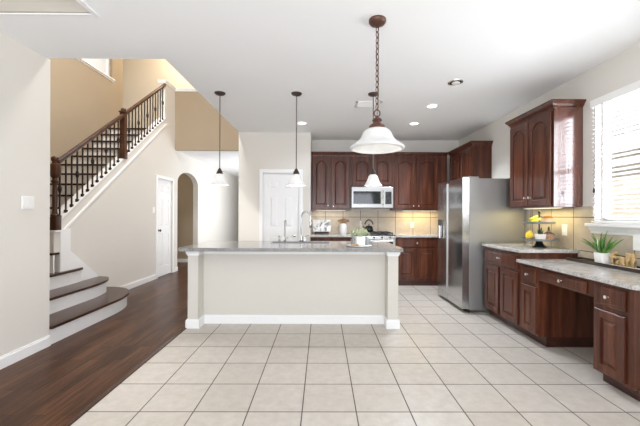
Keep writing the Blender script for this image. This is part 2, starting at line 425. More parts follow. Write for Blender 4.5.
# ceiling of kitchen, with a shallow recessed tray at the left front
c = MB()
c.box(-2.77, -2.6, YR, YE, ZC, ZC+.3); c.box(-2.6, -1.70, 2.475, YE, ZC, ZC+.3); c.box(-1.70, XE, YR, YE, ZC, ZC+.3)
c.box(XE, XR+.13, YR, YB+.1, ZC, ZC+.3)
c.box(-2.6, -1.70, YR, .4, ZC, ZC+.3); c.box(-2.6, -1.70, .4, 2.475, ZC+.105, ZC+.3)
struct('ceiling', c, M['ceil'])
t = MB(); t.box(-1.715, -1.68, .4, 2.5, ZC-.012, ZC+.004); t.box(-2.6, -1.715, 2.476, 2.486, ZC-.004, ZC+.004)
struct('trim_2', t, M['trim'], label='white moulding around the ceiling recess')
w = MB(); w.box(-2.6, -1.72, 2.455, 2.474, ZC+.004, ZC+.09); w.box(-2.6, -1.72, .42, 2.474, ZC+.095, ZC+.105)
struct('trim_3', w, M['tray'], label='beige inner face of the ceiling recess')
# left wall
struct('wall_left', box(XL-.12, XL, YR, 3.215, 0, ZC), M['wall'])
b = MB(); b.box(XL, XL+.014, YR, 3.215, 0, .085); b.box(XL, XL+.009, YR, 3.215, .085, .1)
struct('baseboard_left', b, M['trim'])
# right wall with the window opening
WY0, WY1, WZ0, WZ1 = 1.55, 3.285, 1.205, 2.425
w = MB(); w.box(XR, XR+T, YR, WY0, 0, ZC); w.box(XR, XR+T, WY1, YB+.1, 0, ZC); w.box(XR, XR+T, WY0, WY1, 0, WZ0); w.box(XR, XR+T, WY0, WY1, WZ1, ZC)
struct('wall_right', w, M['wall'])
# back wall and pantry block
struct('wall_back', box(-.22, XR+.1, YB, YB+.1, 0, ZC), M['wall'])
PD0, PD1, PDZ = -1.075, -.42, 2.035
w = MB(); w.box(XE, PD0, YP, YP+.1, 0, ZC); w.box(PD1, -.215, YP, YP+.1, 0, ZC); w.box(PD0, PD1, YP, YP+.1, PDZ, ZC); w.box(-.315, -.215, YP+.1, YB+.1, 0, ZC)
w.box(XE, -.315, YB, YB+.1, 0, ZC)
struct('wall_pantry', w, M['wall'])
struct('wall_hall_right', box(XE, XE+.1, YP+.1, 7.9, 0, ZC), M['wall'])
struct('wall_hall_side', box(XE, XE+.1, 11.1, 16.2, 0, ZC), M['wall'])
struct('wall_hall_end', box(-3.42, XE+.1, 16.1, 16.2, 0, ZC), M['wall'])

# stair wall (plane XS), sloping cap, door and arch openings
def cap(y): return 1.19 + .753*(y-4.146)
AD0, AD1 = 7.51, 8.75
DD0, DD1, DDZ = 6.60, 7.245, 2.0
def arch(y): 
    s = (y-(AD0+AD1)/2)/((AD1-AD0)/2); return 2.005 + .285*math.sqrt(max(0, 1-s*s))
segs = [(4.14, 0, cap(4.14), DD0, 0, cap(DD0)), (DD0, DDZ, cap(DD0), 6.90, DDZ, cap(6.90)), (6.90, DDZ, 4.05, DD1, DDZ, 4.05), (DD1, 0, 4.05, YT+.1, 0, 4.05), (YT+.1, 0, 2.71, AD0, 0, 2.71)]
na = 22
ys = [AD0+(AD1-AD0)*(.5-.5*math.cos(PI*i/na)) for i in range(na+1)]
for a, bb in zip(ys, ys[1:]): segs.append((a, arch(a), 2.71, bb, arch(bb), 2.71))
segs.append((AD1, 0, 2.71, 16.2, 0, 2.71))
w = MB()
for y0, l0, h0, y1, l1, h1 in segs:
    w.prism([(XS, y0, l0), (XS, y1, l1), (XS, y1, h1), (XS, y0, h0)], (-T, 0, 0))
struct('wall_stair', w, M['wall'])
# sloping white cap and applied trim line
w = MB()
w.prism([(XS+.012, 4.14, cap(4.14)), (XS+.012, 6.90, cap(6.90)), (XS+.012, 6.90, cap(6.90)+.022), (XS+.012, 4.14, cap(4.14)+.022)], (-T-.024, 0, 0))
w.prism([(XS+.014, 4.20, 1.045), (XS+.014, 6.93, 3.135), (XS+.014, 6.93, 3.17), (XS+.014, 4.20, 1.08)], (-.014, 0, 0))
struct('trim_4', w, M['trim'], label='white sloping cap and moulding on the stair wall')
# white post under the newel and the sloping skirt board
w = MB()
w.box(XS-.05, XS+.018, 4.142, 4.31, 0, 1.09); w.box(XS-T, XS+.042, 4.03, 4.14, 1.05, 1.073, .004)
w.prism([(XS+.016, 4.31, .10), (XS+.016, 5.12, .10), (XS+.016, 4.80, .42), (XS+.016, 4.31, .80)], (-.016, 0, 0))
struct('trim_5', w, M['trim'], label='white skirt board beside the lowest steps')
struct('wall_newel_pier', box(XS-T, XS+.012, 4.045, 4.138, .80, 1.05), M['wall'])
w = MB()
for a, bb in ((5.0, 6.535), (7.31, AD0), (AD1, 16.0)): w.box(XS, XS+.014, a, bb, 0, .09)
struct('baseboard_stair', w, M['trim'])
# upstairs half wall facing the kitchen, with its cap
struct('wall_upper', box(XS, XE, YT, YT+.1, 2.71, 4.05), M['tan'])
w = MB()
w.box(XS-T-.02, XS+.02, 6.88, YT+.12, 4.05, 4.085, .004); w.box(XS-T-.012, XS+.012, 6.885, YT+.11, 4.01, 4.05)
w.box(XS+.02, XE, YT-.02, YT+.12, 4.05, 4.085, .004); w.box(XS+.012, XE, YT-.012, YT, 4.01, 4.05)
struct('trim_6', w, M['trim'], label='white cap on the upstairs half wall')
struct('ceiling_hall', box(-5.6, XE, YT+.1, 16.2, 2.71, 3.0), M['ceil'])
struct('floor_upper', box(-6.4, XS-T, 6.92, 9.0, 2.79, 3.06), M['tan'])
# stairwell enclosure
SWZ = 5.6
wy0, wy1, wz0 = 4.6, 6.77, 4.035
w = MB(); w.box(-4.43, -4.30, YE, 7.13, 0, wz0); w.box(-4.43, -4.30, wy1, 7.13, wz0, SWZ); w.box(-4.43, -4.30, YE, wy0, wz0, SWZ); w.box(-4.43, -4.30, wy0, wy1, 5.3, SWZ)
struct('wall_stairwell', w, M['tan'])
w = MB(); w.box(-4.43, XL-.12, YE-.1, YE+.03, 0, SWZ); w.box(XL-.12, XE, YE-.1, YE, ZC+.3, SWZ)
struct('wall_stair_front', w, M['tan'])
struct('wall_upstairs_back', box(-6.4, XE+.1, 8.3, 8.4, 3.0, SWZ), M['wall'])
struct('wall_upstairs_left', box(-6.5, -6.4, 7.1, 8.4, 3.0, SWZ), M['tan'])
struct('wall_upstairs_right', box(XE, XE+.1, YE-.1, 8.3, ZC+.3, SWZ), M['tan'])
w = MB(); w.box(-4.43, XE+.1, YE-.1, 8.4, SWZ, SWZ+.1); w.box(-6.5, -4.43, 7.0, 8.4, SWZ, SWZ+.1)
struct('ceiling_upstairs', w, M['ceil'])
w = MB(); w.box(-6.4, -4.43, 7.0, 7.1, 3.0, SWZ)
struct('wall_upstairs_near', w, M['trim'])
# stairwell window: sill, bars, pane
t = thing('window_2', (-4.37, 5.7, wz0), None, None); t['kind'] = 'structure'
w = MB(); w.box(-4.42, -4.262, wy0-.04, wy1+.04, wz0-.03, wz0, .004); w.box(-4.31, -4.288, wy0-.03, wy1+.03, wz0-.055, wz0-.03)
part('window_sill', w, M['trim'], t)
w = MB()
for y in (wy0, wy0+.70, wy0+1.42, wy1-.05): w.box(-4.40, -4.36, y, y+.05, wz0, 5.3)
w.box(-4.40, -4.36, wy0, wy1, wz0, wz0+.05); w.box(-4.40, -4.36, wy0, wy1, 5.25, 5.3)
part('window_frame', w, M['trim'], t)
part('pane', box(-4.384, -4.378, wy0, wy1, wz0, 5.3), M['pane'], t)
# corridor behind the arch
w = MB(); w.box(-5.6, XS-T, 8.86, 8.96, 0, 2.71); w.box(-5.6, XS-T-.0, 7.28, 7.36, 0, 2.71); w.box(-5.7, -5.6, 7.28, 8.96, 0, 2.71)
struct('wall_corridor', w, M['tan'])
struct('baseboard_corridor', box(-5.6, XS-T, 8.846, 8.86, 0, .09), M['trim'])

# ------------------------------------------------------------------ interior doors (six panel)
def panel_leaf(U, O, w, h, t, Nn):
    """six panel leaf: O = bottom corner on the face plane, U along width, Nn = outward"""
    U, O, Nn = Vector(U), Vector(O), Vector(Nn); V = Vector((0,0,1)); mb = MB()
    def bx(u0, u1, v0, v1, n0, n1):
        P = [O+U*u+V*v+Nn*n for n in (n0, n1) for (u, v) in ((u0,v0),(u1,v0),(u1,v1),(u0,v1))]
        mb.loops([P[:4], P[4:]])
    bx(0, w, 0, h, -t, -.010)
    st = w*.155; mid = w*.14
    rows = [(h*.10, h*.44), (h*.515, h*.80), (h*.862, h*.945)]
    vs = [0, rows[0][0], rows[0][1], rows[1][0], rows[1][1], rows[2][0], rows[2][1], h]
    for u0, u1 in ((0, st), ((w-mid)/2, (w+mid)/2), (w-st, w)): bx(u0, u1, 0, h, -.010, 0)
    for k in (0, 2, 4, 6):
        for u0, u1 in ((st, (w-mid)/2), ((w+mid)/2, w-st)): bx(u0, u1, vs[k], vs[k+1], -.010, 0)
    for v0, v1 in rows:
        for u0, u1 in ((st, (w-mid)/2), ((w+mid)/2, w-st)):
            a = [(u0+.018, v0+.018), (u1-.018, v0+.018), (u1-.018, v1-.018), (u0+.018, v1-.018)]
            q = .03; cpt = [(u0+.018+q, v0+.018+q), (u1-.018-q, v0+.018+q), (u1-.018-q, v1-.018-q), (u0+.018+q, v1-.018-q)]
            mb.loops([[O+U*u+V*v+Nn*-.0101 for u, v in a], [O+U*u+V*v+Nn*-.002 for u, v in cpt]], False, True)
    return mb
def knob_mb(c, d, r=.028, L=.055):
    d = Vector(d); mb = MB(); ax = 'X' if abs(d.x) > .5 else 'Y'; s = d.x if ax == 'X' else d.y
    prof = [(r*.95, 0), (r*.95, .006), (r*.4, .012), (r*.36, L*.55), (r*.8, L*.65), (r, L*.85), (r*.8, L), (.001, L*1.06)]
    mb.lathe([(a, h*s) for a, h in prof], c, 16, ax); return mb
# pantry door
t = thing('door_1', ((PD0+PD1)/2, YP, 0), 'white six-panel pantry door behind the island', None); t['kind'] = 'structure'
w = MB()
for a, bb in ((PD0-.065, PD0), (PD1, PD1+.065)): w.box(a, bb, YP-.016, YP+.01, 0, PDZ+.065, .004)
w.box(PD0, PD1, YP-.016, YP+.01, PDZ, PDZ+.065, .004)
w.box(PD0, PD0+.012, YP+.01, YP+.09, 0, PDZ); w.box(PD1-.012, PD1, YP+.01, YP+.09, 0, PDZ); w.box(PD0, PD1, YP+.01, YP+.09, PDZ-.012, PDZ)
part('door_casing', w, M['trim'], t)
part('door_leaf', panel_leaf((1,0,0), (PD0+.016, YP+.02, .008), PD1-PD0-.032, PDZ-.024, .035, (0,-1,0)), M['trim'], t)
part('door_handle', knob_mb((-.505, YP+.02, .90), (0,-1,0)), M['chrome'], t)
# hall closet door on the stair wall
t = thing('door_2', (XS, (DD0+DD1)/2, 0), 'white six-panel closet door under the stair', None); t['kind'] = 'structure'
w = MB()
for a, bb in ((DD0-.06, DD0), (DD1, DD1+.06)): w.box(XS-.01, XS+.018, a, bb, 0, DDZ+.06, .004)
w.box(XS-.01, XS+.018, DD0, DD1, DDZ, DDZ+.06, .004)
w.box(XS-.12, XS-.01, DD0, DD0+.012, 0, DDZ); w.box(XS-.12, XS-.01, DD1-.012, DD1, 0, DDZ); w.box(XS-.12, XS-.01, DD0, DD1, DDZ-.012, DDZ)
part('door_casing', w, M['trim'], t)
part('door_leaf', panel_leaf((0,1,0), (XS-.02, DD0+.015, .008), DD1-DD0-.03, DDZ-.022, .035, (1,0,0)), M['trim'], t)
part('door_handle', knob_mb((XS-.02, DD0+.075, .95), (1,0,0)), M['darkbronze'], t)

# ------------------------------------------------------------------ staircase
ST = thing('staircase', (-3.6, 4.6, 0), 'staircase with dark wood treads and white risers by the left wall', 'staircase')
def step_outline(xf, y1, ytip, yend, xback, inset=0):
    pts = [(xback, 3.222), (xf-inset, 3.222), (xf-inset, y1)]
    n = 12
    for i in range(1, n+1):
        a = PI/2*i/n
        pts.append((XS+.02+(xf-inset-XS-.02)*math.cos(a)**.8 if math.cos(a) > 0 else XS+.02, y1+(yend-inset-y1)*math.sin(a)))
    pts += [(XS+.02, 4.14), (xback, 4.14)]
    return pts
S1 = [(-2.615, 4.20, 4.73, 5.0, -3.1, 0.0, .183), (-2.93, 4.22, 4.75, 4.86, -3.4, .183, .366), (-3.215, 4.18, 4.6, 4.52, -4.298, .366, .552)]
for xf, y1, yt, ye, xb, z0, z1 in S1:
    xb2 = xb if z0 > .3 else -3.28
    o = step_outline(xf, y1, yt, ye, xb2, .028)
    part('riser', MB().prism([(x, y, z0+(.0 if z0 == 0 else -.0)) for x, y in o], (0, 0, z1-z0-.028)), M['trim'], ST, 'white riser')
    part('tread', MB().prism([(x, y, z1-.028) for x, y in step_outline(xf, y1, yt, ye, xb2)], (0, 0, .028)), M['stairwood'], ST, 'dark wood tread')
flight = [(4.02, .798), (4.14, .99)] + [(4.23+.242*k, 1.187+.182*k) for k in range(11)]
zprev = .552
for i, (y, z) in enumerate(flight):
    yn = flight[i+1][0] if i+1 < len(flight) else 6.92
    xr = XS+.01 if i == 0 else XS-T-.015
    part('riser', box(-4.298, xr, y+.022, y+.04, zprev, z-.028), M['trim'], ST, 'white riser')
    part('tread', box(-4.298, xr, y, (4.138 if i == 0 else yn+.04), z-.028, z), M['stairwood'], ST, 'dark wood tread')
    zprev = z
part('riser', box(-4.298, XS-T-.015, 6.90, 6.918, zprev, 3.06), M['trim'], ST, 'white riser')

# railing
RL = thing('stair_railing', (XS-.06, 4.09, 1.15), 'dark wood handrail with iron balusters climbing the stair', 'railing')
XC = XS-.012
def newel(y, zb, zt, s=.045, turned=True):
    mb = MB()
    h = zt-zb
    mb.box(XC-s, XC+s, y-s, y+s, zb, zb+.17, .006)
    if turned:
        prof = [(s*.85, zb+.17), (s*1.0, zb+.185), (s*.62, zb+.21), (s*.55, zb+.25), (s*.62, zb+h*.45), (s*.50, zt-.36), (s*.6, zt-.33), (s*.95, zt-.305), (s*.6, zt-.29), (s*.6, zt-.27)]
        mb.lathe(prof, (XC, y, 0), 18)
        pr2 = [(s*.5, zt-.27), (s*.9, zt-.255), (s*1.25, zt-.22), (s*1.3, zt-.14), (s*1.1, zt-.10), (s*.65, zt-.085), (s*.6, zt-.065), (s*.85, zt-.05), (s*.85, zt-.02), (s*.5, zt), (.001, zt+.003)]
        mb.lathe(pr2, (XC, y, 0), 8)
    else:
        mb.box(XC-s*.85, XC+s*.85, y-s*.85, y+s*.85, zb+.17, zt-.08)
        mb.box(XC-s*1.1, XC+s*1.1, y-s*1.1, y+s*1.1, zt-.08, zt-.055, .003); mb.lathe([(s*.7, zt-.055), (s*.95, zt-.04), (s*.8, zt-.01), (.001, zt)], (XC, y, 0), 12)
    return mb
part('newel_post', newel(4.09, 1.075, 1.985, .048), M['newel'], RL, 'turned lower newel post')
part('newel_post', newel(5.485, cap(5.485)-.01, 3.03, .046, False), M['newel'], RL, 'square upper newel post')
def railz(y): return 1.865 + .741*(y-4.05)
w = MB()
prof = [(-.03, -.026), (.03, -.026), (.034, -.005), (.030, .014), (.014, .026), (-.014, .026), (-.030, .014), (-.034, -.005)]
for y0, y1 in ((4.12, 5.45), (5.52, 6.89)):
    w.loops([[(XC+a, y, railz(y)+bb*1.1) for a, bb in prof] for y in (y0, y1)])
w.smooth = False
part('handrail', w, M['rail'], RL)
nb = 28
protos = {}
for i in range(nb):
    y = 4.165 + .0985*i
    if abs(y-5.485) < .045: continue
    zb = cap(y)+.022; zt = railz(y)-.026
    h = zt-zb
    mb = MB(); r = .0075
    mb.box(XC-r, XC+r, y-r, y+r, zb, zt)
    mb.box(XC-.017, XC+.017, y-.017, y+.017, zb-.01, zb+.03, .005)
    if i % 3 == 0:
        zc = zb+h*.52
        mb.lathe([(.008, zc-.055), (.016, zc-.035), (.024, zc), (.016, zc+.035), (.008, zc+.055)], (XC, y, 0), 8)
    mb.smooth = False
    part('baluster', mb, M['iron'], RL)

# ------------------------------------------------------------------ window on the right wall
t = thing('window_1', (XR, (WY0+WY1)/2, WZ0), 'white-framed kitchen window over the desk counter', None); t['kind'] = 'structure'
w = MB()
x0, x1 = XR+.07, XR+.12
w.box(x0, x1, WY0, WY0+.05, WZ0, WZ1); w.box(x0, x1, WY1-.05, WY1, WZ0, WZ1); w.box(x0, x1, WY0, WY1, WZ0, WZ0+.05); w.box(x0, x1, WY0, WY1, WZ1-.05, WZ1)
w.box(x0-.01, x1, WY0, WY1, 1.775, 1.815); w.box(x0, x1, (WY0+WY1)/2-.03, (WY0+WY1)/2+.03, WZ0, WZ1)
w.box(XR, x0, WY1-.006, WY1, WZ0, WZ1); w.box(XR, x0, WY0, WY0+.006, WZ0, WZ1); w.box(XR, x0, WY0, WY1, WZ1-.006, WZ1)
part('window_frame', w, M['trim'], t)
w = MB(); w.box(XR-.065, x0, WY0-.05, WY1+.05, WZ0-.03, WZ0, .006)
pr = [(0, 1.105), (-.012, 1.105), (-.016, 1.125), (-.030, 1.145), (-.038, 1.16), (-.050, 1.172), (-.052, 1.176), (0, 1.176)]
w.loops([[(XR+a, y, z) for a, z in pr] for y in (WY0-.03, WY1+.03)])
part('window_sill', w, M['trim'], t)
part('pane', box(XR+.094, XR+.098, WY0+.05, WY1-.05, WZ0+.05, WZ1-.05), M['pane'], t)
BL = thing('window_blind', (XR-.01, 2.42, WZ0), 'white slatted blind lowered over the kitchen window', 'blind')
bx0, bx1 = XR-.045, XR+.012
w = MB(); w.box(XR-.055, XR+.02, WY0+.015, WY1-.005, WZ1-.075, WZ1-.003, .004)
part('headrail', w, M['slat'], BL)
w = MB(); n = 27
for i in range(n):
    z = WZ0+.035+i*(WZ1-.085-WZ0-.035)/(n-1); ca, sa = math.cos(math.radians(14)), math.sin(math.radians(14))
    pts = []
    for u, v in ((-.025, 0), (0, .003), (.025, 0), (.025, -.0022), (0, .0008), (-.025, -.0022)): pts.append((XR-.017+u*ca+v*sa, z+u*sa*-1+v*ca))
    w.loops([[(px, y, pz) for px, pz in pts] for y in (WY0+.02, WY1-.01)])
part('slats', w, M['slat'], BL)
for y in (WY0+.12, (WY0+WY1)/2, WY1-.14):
    for xx in (XR-.046, XR+.0105): part('ladder_tape', box(xx, xx+.0015, y-.012, y+.012, WZ0+.02, WZ1-.07), M['slat'], BL)
part('bottom_rail', box(XR-.044, XR+.010, WY0+.02, WY1-.01, WZ0+.006, WZ0+.024, .003), M['slat'], BL)
w = MB(); w.tube([(XR-.06, WY1-.07, WZ1-.08), (XR-.062, WY1-.07, 1.56)], .0022, 6); w.lathe([(.003, 1.50), (.010, 1.51), (.010, 1.535), (.003, 1.56)], (XR-.062, WY1-.07, 0), 10)
part('lift_cord', w, M['darkbronze'], BL)
# outside: ground and the neighbour's brick wall
struct('ground_outside', box(XR+T, 9, -6, 12, -.3, -.12), simple('gravel', srgb(150, 144, 134), .9, var=.15, scale=8))
w = box(6.0, 6.3, -6, 12, -.12, 2.55); nb_ = solo('neighbor_house', w, M['brick'], 'pale brick house wall seen through the kitchen window', 'house')
part('soffit', box(5.6, 6.4, -6, 12, 2.55, 2.75), M['trim'], nb_, 'white soffit')

# ------------------------------------------------------------------ cabinets
def cab_door(O, U, Nn, w, h, arch_h=0, t=.02, st=.058):
    O, U, Nn = Vector(O), Vector(U), Vector(Nn); V = Vector((0,0,1)); mb = MB()
    def P(u, v, n): return O+U*u+V*v+Nn*n
    K = 16
    def loop(ins, n, outer=False):
        u0, u1, v0, v1 = ins, w-ins, ins, h-ins
        pts = [P(u0, v0, n), P(u1, v0, n)]
        ah = 0 if outer else arch_h
        for i in range(K+1):
            s = 1-2*i/K
            u = (u0+u1)/2+s*(u1-u0)/2
            pts.append(P(u, v1-ah+ah*max(0, 1-(abs(s)/.88)**2.3) if ah else v1, n))
        return pts
    e = .004
    L = [loop(.006, 0, True), loop(.006, .004, True), loop(0, .006, True), loop(0, t-e, True), loop(e, t, True)]
    L += [loop(st, t), loop(st+.004, t-.013), loop(st+.015, t-.013), loop(st+.036, t-.001)]
    mb.loops(L, True, True); mb.smooth = False
    return mb
def cab_knob(c, Nn, r=.015):
    Nn = Vector(Nn); ax = 'X' if abs(Nn.x) > .5 else 'Y'; s = Nn.x if ax == 'X' else Nn.y
    mb = MB(); mb.lathe([(r*.55, 0), (r*.5, .003*s), (r*.35, .008*s), (r*.4, .014*s), (r, .019*s), (r*.95, .025*s), (r*.5, .029*s), (.0005, .030*s)], c, 14, ax); return mb
def drawer_front(O, U, Nn, w, h, t=.02):
    O, U, Nn = Vector(O), Vector(U), Vector(Nn); V = Vector((0,0,1)); mb = MB()
    def lp(i, n): return [O+U*u+V*v+Nn*n for u, v in ((i,i),(w-i,i),(w-i,h-i),(i,h-i))]
    mb.loops([lp(.006, 0), lp(.006, .004), lp(0, .006), lp(0, t-.006), lp(.006, t-.002), lp(.02, t-.002), lp(.026, t), ]); return mb
def add_door(parent, O, U, Nn, w, h, arch_h=0, knob=None):
    d = part('door', cab_door(O, U, Nn, w, h, arch_h), M['cherry'], parent)
    if knob:
        c = Vector(O)+Vector(U)*knob[0]+Vector((0,0,knob[1]))+Vector(Nn)*.02
        part('knob', cab_knob(c, Nn), M['nickel'], d, 'silver round knob')
    return d
def add_drawer(parent, O, U, Nn, w, h):
    d = part('drawer', drawer_front(O, U, Nn, w, h), M['cherry'], parent)
    c = Vector(O)+Vector(U)*(w/2)+Vector((0,0,h/2))+Vector(Nn)*.02
    part('knob', cab_knob(c, Nn), M['nickel'], d, 'silver round knob')
    return d
def crown(x0, x1, y0, y1, z, ox0, ox1, oy0, oy1, hh=.075):
    mb = MB(); prof = [(0, 0), (.004, 0), (.006, .012), (.016, .018), (.026, .038), (.042, .054), (.046, .058), (.046, hh)]
    def lp(o, dz): return [(x0-o*ox0, y0-o*oy0, z+dz), (x1+o*ox1, y0-o*oy0, z+dz), (x1+o*ox1, y1+o*oy1, z+dz), (x0-o*ox0, y1+o*oy1, z+dz)]
    mb.loops([lp(o, d) for o, d in prof]); return mb
BX, BN = (1,0,0), (0,-1,0)          # back wall fronts
RX, RN = (0,-1,0), (-1,0,0)         # right wall fronts
ZU0, ZU1 = 1.372, 2.405
YU = 6.263                           # upper carcass front, back wall (doors stand 2 cm proud)
def upper_back(label, x0, x1, z0, doors, kz=.05):
    t = thing('upper_cabinet', ((x0+x1)/2, YB, z0), label, 'cabinet')
    part('cabinet_body', box(x0, x1, YU, YB-.002, z0, ZU1), M['cherry'], t)
    part('crown_moulding', crown(x0, x1, YU, YB-.002, ZU1-.012, 0, 0, 1, 0), M['cherry'], t)
    for (a, bb, kn) in doors:
        hh = ZU1-.035-z0-.03
        add_door(t, (a, YU, z0+.03), BX, BN, bb-a, hh, .055, None if kn is None else ((bb-a-.035) if kn == 'r' else .035, kz))
    return t
upper_back('dark cherry upper cabinet between the pantry wall and the microwave', -.213, .535, ZU0, [(-.19, .142, 'r'), (.168, .512, 'l')])
upper_back('short dark cherry upper cabinet directly above the microwave', .537, 1.337, 1.815, [(.565, .93, None), (.955, 1.315, None)])
upper_back('wide dark cherry upper cabinet between microwave and corner', 1.339, 2.365, ZU0, [(1.362, 1.758, 'r'), (1.784, 2.19, 'l')])
XU = XR-.31
# over-refrigerator cabinet
t = thing('upper_cabinet', (XR, 5.76, 1.83), 'dark cherry upper cabinet above the refrigerator by the corner', 'cabinet')
y0, y1 = 5.29, 6.24
part('cabinet_body', box(XU, XR-.002, y0, y1, 1.83, ZU1), M['cherry'], t)
part('crown_moulding', crown(XU, XR-.002, y0, y1, ZU1-.012, 1, 0, 1, 0), M['cherry'], t)
for ya in (5.725, 6.20): add_door(t, (XU, ya, 1.86), RX, RN, .41, ZU1-.035-1.86, .055)
# tall-side upper cabinet near the window
t = thing('upper_cabinet', (XR, 3.82, ZU0), 'dark cherry upper cabinet hanging beside the kitchen window', 'cabinet')
y0, y1 = 3.435, 4.22
part('cabinet_body', box(XU, XR-.002, y0, y1, ZU0, ZU1+.01), M['cherry'], t)
part('crown_moulding', crown(XU, XR-.002, y0, y1, ZU1+.0, 1, 0, 1, 1), M['cherry'], t)
part('end_panel', box(XU+.004, XR-.004, y0-.006, y0, ZU0+.002, ZU1), M['cherry_gloss'], t, 'glossy end panel facing the camera')
for ya, kn in ((4.20, 'r'), (3.82, 'l')): add_door(t, (XU, ya, ZU0+.02), RX, RN, .365, ZU1-.03-ZU0-.02, .055, ((.365-.033) if kn == 'r' else .033, .09))

# base cabinets, back wall
YF = 5.975
def base(name, label, x0, x1, y0, y1, ztop, axis, toe=.075):
    t = thing(name, ((x0+x1)/2, (y0+y1)/2, 0), label, 'cabinet')
    if axis == 'B':
        part('cabinet_body', box(x0, x1, y0, y1, .095, ztop), M['cherry'], t); part('toe_kick', box(x0, x1, y0+toe-.06, y1, 0, .095), M['toe'], t)
    else:
        part('cabinet_body', box(x0, x1, y0, y1, .095, ztop), M['cherry'], t); part('toe_kick', box(x0+toe, x1, y0, y1, 0, .095), M['toe'], t)
    return t
t = base('base_cabinet', 'dark cherry base cabinet on the back wall left of the range', -.213, .535, YF, YB-.002, .875, 'B')
for a in (-.195, .175): add_drawer(t, (a, YF, .715), BX, BN, .34, .14); add_door(t, (a, YF, .13), BX, BN, .34, .56, 0, ((.30 if a < 0 else .04), .50))
t = base('base_cabinet', 'dark cherry base cabinet between the range and the refrigerator', 1.34, 2.30, YF, YB-.002, .875, 'B')
add_drawer(t, (1.362, YF, .70), BX, BN, .70, .15)
add_door(t, (1.362, YF, .14), BX, BN, .335, .535, 0, None); add_door(t, (1.722, YF, .14), BX, BN, .335, .535, 0, None)
# right wall: tall counter section then the lower desk
XF = 2.11
t = base('base_cabinet', 'dark cherry base cabinet beside the refrigerator under the higher counter', XF, XR-.002, 3.495, 4.275, .882, 'R')
add_drawer(t, (XF, 4.25, .70), RX, RN, .715, .15)
add_door(t, (XF, 4.25, .105), RX, RN, .335, .56); add_door(t, (XF, 3.87, .105), RX, RN, .335, .56)
t = base('desk_cabinet', 'narrow dark cherry desk cabinet left of the kneehole', XF, XR-.002, 3.205, 3.493, .785, 'R')
add_drawer(t, (XF, 3.472, .61), RX, RN, .245, .145); add_door(t, (XF, 3.472, .115), RX, RN, .245, .455)
t = base('desk_cabinet', 'dark cherry desk cabinet right of the kneehole', XF, XR-.002, 2.225, 2.555, .785, 'R')
add_drawer(t, (XF, 2.535, .612), RX, RN, .258, .142); add_door(t, (XF, 2.535, .112), RX, RN, .258, .462)
part('end_moulding', box(XF-.004, XR-.01, 2.217, 2.225, .095, .115), M['cherry'], t)
t = thing('pencil_drawer', (XF+.25, 2.88, .64), 'shallow dark cherry pencil drawer above the kneehole', 'drawer')
part('apron', box(XF, XF+.5, 2.557, 3.203, .645, .785), M['cherry'], t)
add_drawer(t, (XF, 3.155, .660), RX, RN, .545, .095)

# ------------------------------------------------------------------ countertops and backsplash
g = MB(); g.box(-.213, .534, YF-.045, YB, .877, .915, .006)
solo('countertop', g, M['granite'], 'grey granite countertop on the back wall left of the range', 'countertop')
g = MB(); g.box(1.328, XR, YF-.045, YB, .877, .915, .006)
solo('countertop', g, M['granite'], 'grey granite countertop between the range and the corner', 'countertop')
g = MB(); g.box(XF-.04, XR, 3.465, 4.285, .884, .918, .006)
solo('countertop', g, M['granite'], 'higher granite countertop carrying the tiered stand', 'countertop')
g = MB(); g.prism([(XF-.05, 3.493, .787), (XF-.05, 2.185, .787), (XF-.02, 2.15, .787), (XR, 2.15, .787), (XR, 3.493, .787)], (0, 0, .032))
solo('countertop', g, M['granite'], 'lower granite desk countertop under the window', 'countertop')
struct('trim_7', box(-.215, XR, YB-.010, YB, .916, 1.372), M['splash_back'], label='square tan tile backsplash on the back wall')
w = MB(); w.box(XR-.010, XR, 3.464, 4.29, .919, 1.375); w.box(XR-.010, XR, 2.15, 3.464, .82, 1.10); w.box(XR-.010, XR, 3.288, 3.464, 1.10, 1.375)
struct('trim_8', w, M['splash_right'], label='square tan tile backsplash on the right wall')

# ------------------------------------------------------------------ island
I = thing('kitchen_island', (-.32, 4.05, 0), 'long beige kitchen island with corner pilasters', 'island')
w = MB(); w.box(-1.48, .845, 3.885, 3.93, 0, .872); w.box(-1.48, .845, 4.53, 4.56, 0, .872); w.box(-1.48, -1.44, 3.93, 4.53, 0, .872); w.box(.805, .845, 3.93, 4.53, 0, .872)
part('island_body', w, M['island'], I)
for x0 in (-1.508, .742):
    p = part('pilaster', box(x0, x0+.117, 3.72, 3.885, 0, .872), M['island'], I)
    w = MB()
    for o, a, bb in ((.006, .815, .826), (.012, .826, .838), (.018, .838, .872)): w.box(x0-o, x0+.117+o, 3.72-o, 3.884, a, bb)
    part('capital', w, M['trim'], p, 'white moulded capital')
    w = MB(); w.box(x0-.018, x0+.135, 3.702, 3.884, 0, .088); w.box(x0-.010, x0+.127, 3.71, 3.884, .088, .1)
    part('plinth', w, M['trim'], p, 'white plinth')
w = MB(); w.box(-1.373, .724, 3.868, 3.885, 0, .088); w.box(-1.373, .724, 3.876, 3.885, .088, .1)
part('baseboard', w, M['trim'], I, 'white baseboard')
w = MB(); w.box(-1.391, .742, 3.86, 3.885, .835, .872); w.box(-1.391, .742, 3.872, 3.885, .815, .835)
part('top_moulding', w, M['trim'], I, 'white moulding under the counter')
# worktop with sink cut-out
SX0, SX1, SY0, SY1 = -.66, .10, 4.10+.10, 4.50
g = MB(); X0, X1, Y0, Y1 = -1.56, .885, 3.60, 4.60
for a in ((X0, SX0, Y0, Y1), (SX1, X1, Y0, Y1), (SX0, SX1, Y0, SY0), (SX0, SX1, SY1, Y1)): g.box(*a, .874, .912)
solo('island_countertop', g, M['granite_dark'], 'long speckled grey granite countertop on the island', 'countertop')
